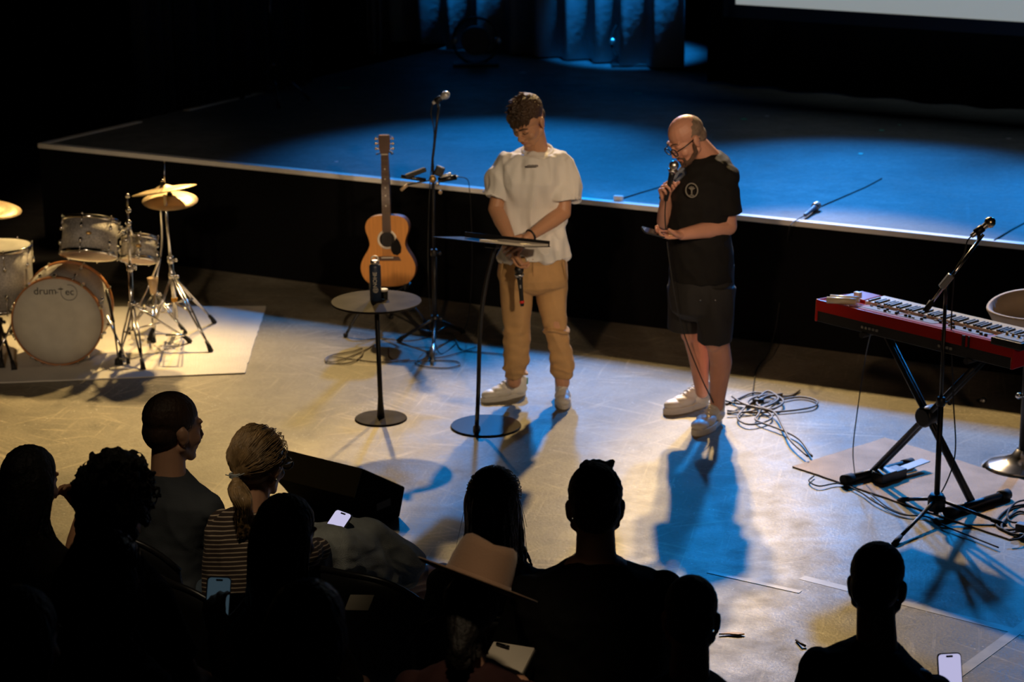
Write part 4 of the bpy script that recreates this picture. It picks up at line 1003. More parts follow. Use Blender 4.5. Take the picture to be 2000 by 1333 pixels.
MB().prism([(-dw, -dh), (dw, -dh), (dw, dh - .02), (dw - .02, dh), (-dw + .02, dh), (-dw, dh - .02)], -0.004, 0.0, dc, DF).build('desk', 'black_gloss', t, bevel=0.001)
MB().box(dc + DF @ Vector((0, dh - 0.005, 0.012)), (dw * 2 - .03, 0.004, 0.03), DF).build('lip', 'black', t)
MB().box(dc + DF @ Vector((0, 0, -0.02)), (0.07, 0.05, 0.03), DF).build('tilt_joint', 'black', t, bevel=0.005)
pp = tag(MB().prism([(0.0, -dh + .02), (dw - .01, -dh + .02), (dw - .01, dh - .03), (0.0, dh - .03)], 0.0005, 0.012, dc, DF).build('open_book', 'paper', origin=dc), 'flat open booklet lying on the right half of the music stand', 'book')

# ------------------------------------------------------------------ cables on the floor
def cable(name, label, pts, r=0.0042, m='rubber', group=None, closed=False):
    p = spline([Vector(q) for q in pts], 7); return tag(MB().tube(p, r, 8).build(name, m, origin=p[0]), label, 'cable', group)
M['cable_tan'] = mat('dusty_brown_cable', (0.10, 0.075, 0.045), 0.5)
def gp(l, z=0.006): return [G(x, y, z + 0.0015 * (i % 3)) for i, (x, y) in enumerate(l)]
cable('cable', 'looped thin cable on the floor left of the round table stem', gp([(735, 672), (700, 690), (655, 706), (635, 703), (648, 694), (690, 686), (708, 681), (705, 696), (685, 708), (655, 710), (636, 707), (650, 697), (700, 703), (745, 707), (800, 702)]), m='cable_tan', group='floor cables')
cable('cable', 'loose cable ring on the floor below the tall centre stand', gp([(760, 680), (764, 700), (800, 705), (850, 704), (890, 706), (897, 713), (870, 719), (830, 716), (812, 708), (830, 700), (870, 696), (930, 678)]), m='cable_tan', group='floor cables')
cable('cable', 'short light cable curving from under the clipped gear to the stage foot', gp([(870, 650), (885, 654), (893, 670), (905, 684), (960, 690), (1010, 694)], 0.006), m='cable_tan', group='floor cables')
cl = [[(1418, 790), (1440, 780), (1470, 768), (1500, 770), (1540, 774), (1562, 763)], [(1416, 783), (1450, 790), (1500, 786), (1560, 776), (1594, 783), (1588, 795), (1540, 803), (1480, 806), (1420, 803)],
      [(1420, 808), (1470, 803), (1500, 790), (1520, 775), (1496, 770), (1470, 785), (1450, 802), (1441, 818), (1460, 829), (1490, 826), (1508, 814), (1490, 800), (1480, 812), (1478, 822), (1520, 838), (1560, 858), (1586, 892)],
      [(1480, 778), (1500, 765), (1520, 780), (1490, 796), (1460, 792), (1470, 778), (1510, 772), (1530, 786), (1505, 800), (1478, 790), (1495, 776), (1528, 770)],
      [(1430, 775), (1452, 789), (1480, 797), (1512, 806), (1530, 836), (1545, 862), (1578, 892)]]
lb_ = ['thick cable end pointing up-right out of the tangled pile behind the black-clad person', 'wide loop of cable along the right of the tangled pile', 'cable with a round loop trailing from the pile toward the small rug', 'tightly knotted cable in the middle of the tangled pile', 'cable crossing under the tangled pile and straggling toward the rug corner']
for i, l in enumerate(cl): cable('cable', lb_[i], gp(l, 0.006 + i * 0.006), 0.0058 if i != 3 else 0.007, 'cable_tan', 'cables in the tangled pile')
mj = G(1481, 784, 0.03); tag(MB().tube([mj - Vector((0.03, 0, 0)), mj + Vector((0.03, 0.01, 0))], 0.012, 12).build('cable_plug', 'black', origin=mj), 'black plug lying in the tangled cable pile', 'plug')
ms_t, ms_h = G(1572, 421, HS + 0.02), G(1598, 400, HS + 0.03)
M['blue_metal'] = mat('blue_grey_mic_body', (0.10, 0.14, 0.22), 0.35, 0.4)
handheld_mic('microphone', 'microphone lying on the stage edge with its cable hanging over the side', ms_h, ms_t, grille='white_metal', bodymat='blue_metal', switch=False,
             cable=[G(1556, 430, HS + .012), lerp(G(1546, 437, HS), G(1546, 437, HS), 0) + Vector((0, -0.035, 0.01)), D(1541, 450, G(1546, 437, HS).y - .06), D(1536, 500, 13.0), D(1527, 560, 12.95), D(1515, 640, 12.7), D(1500, 690, 12.4), G(1478, 722, 0.01), G(1470, 770, 0.01)])
def scable(label, pts, r=0.004): return tag(MB().tube([G(x, y, HS + r * 0.8) for x, y in pts], r, 8).build('cable', 'rubber', origin=G(*pts[0], HS)), label, 'cable', 'cables on the stage')
scable('straight dark cable on the stage running up-right from the lying microphone', [(1600, 405), (1690, 366), (1722, 349)])
scable('thin cable on the stage just left of the black-clad person', [(1206, 391), (1250, 377), (1300, 362)], 0.0045)
scable('dark cable on the stage at the far right beside the keyboard microphone', [(1942, 470), (1975, 449), (2030, 420)], 0.005)
pk = G(1208, 393, HS); tag(MB().box(pk + Vector((0, 0, 0.02)), (0.06, 0.03, 0.03), rotz(-0.4)).build('cable_clip', 'white_trim', bevel=0.005, origin=pk), 'small white clip on the stage edge between the two standing people', 'clip')

# ------------------------------------------------------------------ keyboard on its X stand
kz = 0.80
K0 = G(1592, 627, kz); K1 = G(1975, 722, kz); ku = (K1 - K0); ku.z = 0; ku.normalize(); kv = Vector((-ku.y, ku.x, 0)); KF_ = cols(ku, kv, (0, 0, 1))
KL = (K1 - K0).length + 0.01; KP = lambda x, y, z: K0 + KF_ @ Vector((x, y, z)); KD, KH = 0.335, 0.105
M['red_gloss'] = mat('red_lacquer', (0.42, 0.012, 0.010), 0.25)
M['red_panel'] = mat('rose_red_panel', (0.42, 0.10, 0.09), 0.4)
M['ivory'] = mat('ivory_key_plastic', (0.80, 0.72, 0.54), 0.3)
M['grey_plastic'] = mat('grey_button_plastic', (0.22, 0.22, 0.21), 0.45)
kb = thing('keyboard', 'red stage keyboard with white keys on the far side, on a black X stand', 'keyboard', K0)
MB().prism([(0.0, 0.0), (KD, 0.0), (KD, 0.07), (0.19, 0.075), (0.0, KH)], 0.012, KL - 0.012, K0, cols(kv, (0, 0, 1), ku)).build('case', 'black', kb, bevel=0.003)
MB().prism([(-.004, 0.055), (0.0, KH + .004), (0.006, KH + .004), (0.19, 0.081), (0.19, 0.074), (0.004, KH - .004), (0.004, 0.055)], 0.012, KL - 0.012, K0, cols(kv, (0, 0, 1), ku)).build('red_shell', 'red_gloss', kb)
for x in (0.0, KL - 0.014):
    MB().prism([(-0.006, 0.0), (KD + .006, 0.0), (KD + .006, 0.085), (0.19, 0.10), (0.0, KH + .006)], x, x + 0.014, K0, cols(kv, (0, 0, 1), ku)).build('end_cheek', 'red_gloss', kb, bevel=0.004)
tz = lambda y: KH + 0.004 + (0.081 - KH - 0.004) * (y / 0.19)
sl_ = math.atan2(0.081 - KH - .004, 0.19); PF = KF_ @ Matrix.Rotation(sl_, 3, 'X')
MB().box(KP(KL * 0.56, 0.105, tz(0.105) + 0.001), (KL * 0.80, 0.15, 0.003), PF).build('control_panel', 'red_panel', kb)
for i, (a, b) in enumerate(((0.20, 0.36), (0.38, 0.56), (0.62, 0.80))):
    MB().box(KP(KL * (a + b) / 2, 0.115, tz(0.115) + 0.003), (KL * (b - a), 0.10, 0.003), PF).build('button_field', 'grey_plastic', kb)
rnd = random.Random(5)
for i in range(34):
    x = KL * (0.19 + 0.72 * (i + rnd.random() * 0.6) / 34); y = 0.075 + 0.09 * rnd.random()
    if i % 3: MB().lathe([(0.008, 0.002), (0.008, 0.012), (0.006, 0.015)], KP(x, y, tz(y)), PF, 12).build('knob', 'black', kb)
    else: MB().box(KP(x, y, tz(y) + 0.006), (0.012, 0.008, 0.008), PF).build('button', 'pearl' if i % 2 else 'grey_plastic', kb)
x0, x1 = 0.13 * KL, KL - 0.03; nw = 52; kw = (x1 - x0) / nw
for i in range(nw):
    MB().box(KP(x0 + kw * (i + 0.5), 0.262, 0.088), (kw * 0.93, 0.145, 0.018), KF_).build('white_key', 'ivory', kb)
pat = {0, 2, 3, 5, 6}
for i in range(nw - 1):
    if i % 7 in pat:
        MB().box(KP(x0 + kw * (i + 1), 0.238, 0.099), (kw * 0.48, 0.085, 0.010), KF_).build('black_key', 'black', kb, bevel=0.0)
MB().box(KP(0.065 * KL, 0.265, 0.082), (0.11 * KL, 0.13, 0.03), KF_).build('left_block', 'red_gloss', kb, bevel=0.004)
for i in range(9):
    MB().box(KP(0.30 + 0.022 * i + (0.35 if i > 4 else 0), -0.003, 0.028), (0.012, 0.006, 0.012), KF_).build('socket', 'steel' if i < 2 else 'grey_plastic', kb)
for (a, b, c_) in ((0.455, 0.03, 'ELECTRO'), (0.83, 0.035, 'STAGE 88')):
    pass
MB().box(KP(KL * 0.765, -0.006, 0.08), (0.016, 0.005, 0.055), KF_).box(KP(KL * 0.79, -0.006, 0.08), (0.008, 0.005, 0.055), KF_).build('badge_gap', 'black', kb)
for x in (0.02, 0.065):   # ivory rolls on the left end
    pass
r0 = G(1615, 586, kz + KH + 0.02); r1 = G(1672, 594, kz + KH + 0.01); off = Vector((0.02, 0.035, 0.0))
for i, lab in enumerate(('pale ivory roll at the left end of the keyboard, nearer the room', 'pale ivory roll at the left end of the keyboard, nearer the keys')):
    a = r0 + off * i * 1.1; b = r1 + off * i * 1.1; a.z = b.z = kz + KH + 0.020
    tag(MB().tube([a, lerp(a, b, .5), b], 0.0165, 18).build('paper_roll', 'ivory', origin=a), lab, 'roll', 'ivory rolls on the keyboard')
bp_ = KP(0.13, 0.16, KH + 0.022); tag(MB().box(bp_, (0.035, 0.025, 0.03), KF_).build('small_box', 'pearl', bevel=0.003, origin=bp_), 'tiny pale box behind the ivory rolls on the keyboard', 'box')
dp = G(1966, 668, kz + KH + 0.01); t = thing('effects_box', 'flat black electronic box on the right end of the keyboard', 'effects box', dp)
MB().box(dp + Vector((0.03, 0, 0.0)), (0.17, 0.11, 0.035), KF_).build('housing', 'black', t, bevel=0.005)
MB().box(dp + Vector((0.03, 0, 0.019)), (0.14, 0.08, 0.003), KF_).build('face_plate', 'grey_plastic', t)
for i in range(4): MB().lathe([(0.007, 0.019), (0.006, 0.033)], dp + Vector((0.03, 0, 0)) + KF_ @ Vector((-.05 + .033 * i, 0.02, 0)), None, 12).build('knob', 'brass', t)

xs = thing('keyboard_stand', 'black double-tube X stand under the red keyboard', 'keyboard stand', G(1808, 960))
La, Lb, Ra, Rb = G(1650, 938, .03), G(1778, 905, .03), G(1852, 1001, .03), G(1966, 966, .03)
for a, b in ((La, Lb), (Ra, Rb)):
    f = MB().tube([a, b], 0.021, 16).build('foot_bar', 'black', xs)
    for p, q_ in ((a, b), (b, a)):
        d_ = (q_ - p).normalized(); MB().tube([p - d_ * 0.012, p + d_ * 0.05], 0.026, 16).build('end_cap', 'rubber', f, origin=xs['_o'])
Lm, Rm = lerp(La, Lb, 0.42), lerp(Ra, Rb, 0.42)
tL, tR = KP(0.30, 0.16, -0.012), KP(0.92, 0.16, -0.012)
dv = kv * 0.022
for s in (-1, 1):
    MB().tube([Lm + dv * s, tR + dv * s], 0.0135, 12).build('leg', 'black', xs); MB().tube([Rm + dv * s * 0.4, tL + dv * s * 0.4], 0.0135, 12).build('leg', 'black', xs)
mid = (Lm + tR + Rm + tL) / 4; MB().lathe([(0.04, -0.05), (0.05, -0.04), (0.05, 0.04), (0.04, 0.05)], mid, cols(ku, (0, 0, 1), -kv), 20).build('locking_hub', 'black', xs)
for p in (tL, tR):
    MB().tube([p - kv * 0.17, p + kv * 0.17], 0.015, 12).build('support_bar', 'rubber', xs)

M['rug_pink'] = mat('faded_pink_beige_rug', (0.64, 0.50, 0.39), 0.95, bump=0.7, bscale=160, var=0.18, vscale=5)
ra, rb, rd = G(1548, 914), G(1728, 858), G(1972, 1056)
rug('rug', 'small faded pinkish rug under the keyboard stand', [ra, rb, rb + (rd - ra), rd], 'rug_pink', 0.008, 3)
sp = thing('sustain_pedal', 'silver and black sustain pedal on the small rug', 'pedal', G(1715, 950, .009))
pa, pb_ = G(1712, 944, .009), G(1806, 915, .009); pdv = (pb_ - pa); pdv.z = 0; pl = pdv.length; pdv.normalize(); PFr = cols(pdv, (-pdv.y, pdv.x, 0), (0, 0, 1))
MB().box(pa + PFr @ Vector((0.09, 0, 0.024)), (0.18, 0.075, 0.046), PFr).build('housing', 'black', sp, bevel=0.004)
MB().box(pa + PFr @ Vector((0.055, 0, 0.049)), (0.10, 0.076, 0.006), PFr).build('top_plate', 'grey_plastic', sp, bevel=0.002)
MB().box(pa + PFr @ Vector((0.26, 0, 0.036)), (0.20, 0.060, 0.006), PFr @ Matrix.Rotation(-0.05, 3, 'Y')).build('treadle', 'grey_plastic', sp, bevel=0.002)

# boom stand in front of the keyboard
kb_b = G(1828, 1010)
k_top = D(1846, 596, kb_b.y + 0.02)
kt, kat = tripod('microphone_stand', 'black boom microphone stand standing in front of the red keyboard', kb_b, k_top, [G(1747, 1066), G(1757, 981), G(1962, 1030)], 0.09, 0.03, 'microphone stand', m='black', z0=0.0, double=False, r=0.011, braces=False, knobs=1)
MB().lathe([(0.03, -0.035), (0.042, -0.03), (0.042, 0.03), (0.03, 0.05)], kat(0.065), None, 20).build('hub', 'black', kt)
Yb = kb_b.y
bt0, bt1 = D(1806, 609, Yb - .02), D(1921, 458, Yb + .03)
MB().tube([bt0, bt1], 0.0075, 12).build('boom', 'chrome', kt)
MB().tube([bt0, lerp(bt0, bt1, 0.13)], [0.012, 0.015], 12).build('counterweight', 'rubber', kt)
MB().box(D(1848, 550, Yb), (0.03, 0.03, 0.075), Matrix.Rotation(0.65, 3, 'Y')).build('clutch', 'steel', kt, bevel=0.004)
MB().tube([k_top, D(1848, 555, Yb)], 0.009, 10).build('neck', 'black', kt)
mic_on_stand('dull gold microphone on the boom stand above the keyboard', D(1897, 462, Yb + .03), D(1941, 429, Yb + .05), bodym='steel', grille='gold',
             cable=[D(1889, 472, Yb + .03), D(1882, 500, Yb + .02), D(1865, 530, Yb), D(1862, 560, Yb), D(1858, 640, Yb + .04), D(1862, 780, Yb + .05), D(1866, 880, Yb), D(1850, 940, Yb - .05), G(1822, 985, .02), G(1790, 1008, .012), G(1740, 995, .012), G(1700, 965, .012)])
cable('cable', 'thin cable hanging from the keyboard down to the left stand foot', [KP(0.36, -0.01, 0.02), D(1690, 700, 10.6), D(1675, 800, 10.55), D(1666, 880, 10.5), G(1670, 938, 0.02), G(1660, 950, .01), G(1640, 945, .01)], 0.003, 'rubber')
cable('cable', 'long cable along the lower edge of the small rug', gp([(1590, 930), (1580, 940), (1600, 950), (1640, 945), (1680, 962), (1710, 982), (1760, 1005), (1810, 1010), (1850, 1030), (1900, 1050), (1950, 1070)], 0.012), 0.004)
for i, (l, lab) in enumerate((([(2010, 985), (1975, 992), (1952, 1010), (1946, 1026), (1965, 1036), (2000, 1030), (2015, 1010), (1990, 1000), (1962, 1018), (1958, 1034), (1990, 1046), (2020, 1040)], 'black cable coil heaped at the right corner of the small rug'),
                    ([(2020, 975), (1985, 982), (1968, 1003), (1975, 1020), (2010, 1024), (1996, 1050), (1972, 1056)], 'thinner cable lying over the coil at the right corner of the small rug'))):
    cable('cable', lab, gp(l, 0.014 + 0.012 * i), 0.006 - 0.001 * i, group='cables at the right rug corner')
pf = G(1995, 1040, .02); tag(MB().box(pf + Vector((0.02, 0, 0.02)), (0.09, 0.05, 0.04), rotz(-0.6)).build('power_adapter', 'black', bevel=0.006, origin=pf), 'black power adapter in the cable heap at the right rug corner', 'adapter')

# stool behind the keyboard
sq = G(1998, 914); t = thing('bar_stool', 'bar stool with chrome trumpet base and scooped tan seat behind the keyboard', 'stool', (sq.x, sq.y, 0))
M['chrome_blue'] = M['chrome']
MB().lathe([(0.205, 0.0), (0.205, 0.006), (0.17, 0.02), (0.11, 0.04), (0.06, 0.065), (0.035, 0.10)], (sq.x, sq.y, 0.0), None, 56).build('base', 'chrome', t)
MB().tube([(sq.x, sq.y, 0.08), (sq.x, sq.y, 0.72)], 0.026, 20).build('column', 'black', t)
MB().tube([(sq.x, sq.y, 0.38), (sq.x - 0.04, sq.y - .02, 0.385)], 0.010, 10).ell((sq.x - 0.045, sq.y - .02, 0.385), (0.018, 0.014, 0.016)).build('height_lever', 'chrome', t)
M['tan_leather'] = mat('tan_brown_leather', (0.50, 0.38, 0.26), 0.75, var=0.1)
rings = []
for k_, (r, z) in enumerate(((0.02, .735), (0.10, .735), (0.17, .745), (0.215, .775), (0.238, .815), (0.242, .826), (0.226, .828), (0.200, .785), (0.155, .765), (0.09, .758), (0.01, .758))):
    rings.append([Vector((sq.x + 0.02 + cos(a) * r * 1.0, sq.y + sin(a) * r * 0.92, z + (0.05 * max(0, sin(a + 0.3)) * (r / 0.24) ** 2))) for a in np.linspace(0, 2 * pi, 49)[:-1]])
MB().rings(rings).build('seat', 'tan_leather', t)
# a small metal knob-like thing by the stage foot
kn = G(1920, 790); kn.z = 0.02; tag(MB().ell(kn, (0.02, 0.02, 0.02)).build('metal_ball', 'steel', origin=kn), 'small metal ball on the dark floor at the stage foot, right of the keyboard stand', 'ball')

# ------------------------------------------------------------------ wedge monitor
P0 = G(742, 1028, 0.0)
em_ = Vector((0.80, -0.60, 0)).normalized()
def PL(px, py):
    d = ray(px, py); return CO + d * ((P0 - CO).dot(em_) / d.dot(em_))
quad = [P0, PL(696, 974), PL(712, 917), PL(792, 952), PL(781, 1002)]
Lm_ = 0.52
t = thing('wedge_speaker', 'black floor monitor speaker with a sloped face, behind the front row', 'speaker', (P0.x, P0.y, 0))
w_ = Vector((-em_.y, em_.x, 0))
ol = [((p - P0).dot(w_), max(0.0, p.z)) for p in quad]; print('wedge', ol)
ol[-1] = (ol[-1][0], 0.0)
FW = cols(w_, (0, 0, 1), em_ * 1.0)
MB().prism(ol, -Lm_, 0.0, P0, FW).build('cabinet', 'velvet', t, bevel=0.008)
M['lit_face'] = mat('dark_grey_lit_face', (0.13, 0.13, 0.11), 0.7, bump=0.4, bscale=300)  # paler than the cabinet: light on the sloped face put into its colour
A_, B_ = quad[1], quad[2]; nn = (B_ - A_).cross(em_).normalized()
if nn.y > 0: nn = -nn
vs = [A_ - em_ * 0.01 , B_ - em_ * 0.01, B_ - em_ * (Lm_ - .01), A_ - em_ * (Lm_ - .01)]
vs = [v + nn * 0.001 for v in vs] + [v + nn * 0.006 for v in vs]
MB().add(vs, [(0, 1, 2, 3), (4, 5, 6, 7), (0, 1, 5, 4), (1, 2, 6, 5), (2, 3, 7, 6), (3, 0, 4, 7)], 0, False).build('front_panel', 'lit_face', t)
hc_ = lerp(quad[2], quad[4], 0.55)
MB().box(PL(745, 985) + em_ * 0.004, (0.10, 0.02, 0.035), cols(w_, em_, (0, 0, 1))).build('handle_recess', 'black', t)
MB().tube([PL(736, 990) + em_ * 0.010, PL(756, 984) + em_ * 0.010], 0.004, 8).build('handle_bar', 'steel', t)

# ------------------------------------------------------------------ small stage details
M['tape_green'] = mat('green_tape', (0.03, 0.45, 0.30), 0.5); M['tape_teal'] = mat('teal_tape', (0.15, 0.70, 0.62), 0.5); M['tape_pale'] = mat('pale_tape', (0.55, 0.55, 0.65), 0.5)
for px, py, w, m, lab in ((672, 172, .10, 'tape_green', 'green tape mark at the left of the stage near the side curtain'), (1246, 183, .06, 'tape_green', 'green tape mark on the stage above the black-clad person, slightly left'),
        (1681, 301, .035, 'tape_teal', 'bright teal tape square in the middle of the right stage'), (1453, 233, .05, 'tape_green', 'green tape mark just right of the black-clad head'),
        (1722, 255, .04, 'tape_teal', 'teal tape scrap at the upper right of the stage, beside a smaller one'), (1757, 244, .025, 'tape_teal', 'tiny teal tape scrap, upper right neighbour of the larger scrap'),
        (1970, 271, .04, 'tape_pale', 'pale tape mark near the right end of the stage'), (1498, 227, .03, 'tape_pale', 'pale tape scrap right of the green mark behind the black-clad head'),
        (1021, 142, .05, 'tape_pale', 'pale tape scrap at the dark back of the stage above the white-clad head'), (657, 316, .02, 'tape_pale', 'white speck of tape near the stage front left of the guitar')):
    c = G(px, py, HS + 0.001); tag(MB().box(c + Vector((0, 0, 0.0012)), (w, w * 0.8, 0.0024), rotz(px * 0.01)).build('tape_mark', m, origin=c), lab, 'tape', 'tape marks on the stage')
lsb = G(533, 196, HS); tripod('light_stand', 'dark tripod stand on the left of the stage in front of the side curtain', lsb, lsb + Vector((0.0, 0.02, 2.6)), [G(472, 194, HS), G(605, 196, HS), G(545, 212, HS)], HS + 0.28, HS + 0.10, 'stand', m='black_gloss', z0=HS, double=False)
for (px, py, lab) in ((930, 128, 'low dark round-framed stage light at the back, left of the white-clad head'), (1238, 128, 'low dark round-framed stage light at the back, between the two heads')):
    c = G(px, py, HS); t = thing('floor_light', lab, 'stage light', c, 'floor lights at the back of the stage')
    MB().tube([c + Vector((cos(a) * 0.20, 0, 0.22 + sin(a) * 0.2)) for a in np.linspace(0, 2 * pi, 30)[:-1]], 0.012, 8, closed=True).build('round_yoke', 'black', t)
    MB().lathe([(0.10, -0.12), (0.13, 0.0), (0.12, 0.08)], c + Vector((0, 0, 0.22)), cols((1, 0, 0), (0, 0, 1), (0, -1, 0)), 24).build('lamp_housing', 'black', t)
    MB().box(c + Vector((0, 0, 0.015)), (0.4, 0.25, 0.03)).build('base', 'black', t, bevel=0.004)
    for x in (-0.19, 0.19): MB().ell(c + Vector((x, -0.03, 0.22)), (0.03, 0.02, 0.03)).build('tilt_knob', 'steel', t)
# scraps on the hall floor
lf = G(1428, 1240, .004); tag(MB().prism([(-.05, -.008), (-.01, .010), (.04, .012), (.055, 0), (.03, -.010), (-.01, -.004)], 0, 0.006, lf, rotz(-.1)).build('tape_scrap', 'orange_tape', origin=lf), 'yellow crumpled tape scrap on the floor beside the dark head at the bottom', 'tape')
sc_ = G(1566, 1256, .004); tag(MB().tube([G(1555, 1251, .006), G(1566, 1259, .012), G(1574, 1263, .006)], 0.005, 8).build('stick', 'cable_tan', origin=sc_), 'short dark stick on the floor left of the right-hand audience member', 'stick')
M['floor_tape'] = mat('worn_pale_floor_tape', (0.23, 0.205, 0.155), 0.5, var=0.35, vscale=12)
for i, (a, b, w) in enumerate((((1560, 1132), (2060, 1258), .05), ((1850, 1345), (2060, 1190), .05), ((1380, 1120), (1560, 1160), .03))):
    p, q_ = G(*a), G(*b); d = (q_ - p).normalized(); s = Vector((-d.y, d.x, 0)) * w
    o = MB().prism([(p.x, p.y), (q_.x, q_.y), ((q_ + s).x, (q_ + s).y), ((p + s).x, (p + s).y)], 0.0003, 0.0012 + 0.0006 * i).build('trim_%d' % (4 + i), 'floor_tape'); o['kind'] = 'structure'
# ------------------------------------------------------------------ the seated audience, seen from behind
def stripe_mat():
    m = bpy.data.materials.new('striped_shirt_cloth'); m.use_nodes = True; nt = m.node_tree; b = nt.nodes['Principled BSDF']
    tc = nt.nodes.new('ShaderNodeTexCoord'); mp = nt.nodes.new('ShaderNodeMapping'); mp.inputs['Rotation'].default_value = (0.25, 0.12, 0)
    w = nt.nodes.new('ShaderNodeTexWave'); w.bands_direction = 'Z'; w.inputs['Scale'].default_value = 21; w.inputs['Distortion'].default_value = 0.25
    r = nt.nodes.new('ShaderNodeValToRGB'); r.color_ramp.elements[0].position = 0.80; r.color_ramp.elements[1].position = 0.88
    r.color_ramp.elements[0].color = (0.035, 0.022, 0.018, 1); r.color_ramp.elements[1].color = (0.42, 0.34, 0.26, 1)
    L = nt.links; L.new(tc.outputs['Object'], mp.inputs[0]); L.new(mp.outputs[0], w.inputs[0]); L.new(w.outputs['Fac'], r.inputs[0]); L.new(r.outputs[0], b.inputs['Base Color'])
    b.inputs['Roughness'].default_value = 0.9; return m
M['striped'] = stripe_mat()

CH_N = 0
def chair(label, c, yaw, fz, top=0.84, w=0.25, group='black audience chairs'):
    """c: seat centre on the floor plan"""
    r = Vector((cos(yaw), -sin(yaw), 0)); f = Vector((sin(yaw), cos(yaw), 0)); o = Vector((c.x, c.y, fz))
    L = lambda x, y, z: o + r * x + f * y + Vector((0, 0, z)); t = thing('chair', label, 'chair', o, group)
    rows = []
    for s in (0, 1):
        for k in range(7):
            z = 0.42 + (top - 0.42) * k / 6; row = []
            for i in range(21):
                u = -1 + 2 * i / 20; zz = z - (0.13 * abs(u) ** 3.0 * (k / 6)); y = -0.24 + 0.11 * u * u - 0.06 * k / 6 - s * 0.014
                row.append(L(u * w, y, zz))
            rows.append(row)
    a = rows[:7]; b = rows[7:]; vs = [p for q in a + b for p in q]; fs = []; n = 21
    for s in (0, 1):
        for k in range(6):
            for i in range(20):
                q = s * 7 * n + k * n + i; fs.append((q, q + 1, q + n + 1, q + n))
    O = 7 * n
    for i in range(20): fs += [(i, i + 1, O + i + 1, O + i), (6 * n + i, 6 * n + i + 1, O + 6 * n + i + 1, O + 6 * n + i)]
    for k in range(6):
        fs += [(k * n, (k + 1) * n, O + (k + 1) * n, O + k * n), (k * n + 20, (k + 1) * n + 20, O + (k + 1) * n + 20, O + k * n + 20)]
    MB().add(vs, fs).build('backrest', 'plastic_chair', t, bevel=0)
    MB().tube([rows[6][i] + Vector((0, 0, 0.004)) - f * 0.006 for i in range(21)], 0.011, 8).build('top_rail', 'plastic_chair', t)
    MB().box(L(0, 0, 0.44), (w * 1.85, 0.44, 0.05), cols(r, f, (0, 0, 1))).build('seat', 'plastic_chair', t, bevel=0.015)
    for x in (-1, 1):
        for y in (-1, 1):
            MB().tube([L(x * 0.2, y * 0.18, 0.42), L(x * 0.23, y * 0.21, 0.0)], 0.011, 8).build('leg', 'black', t)
    return t

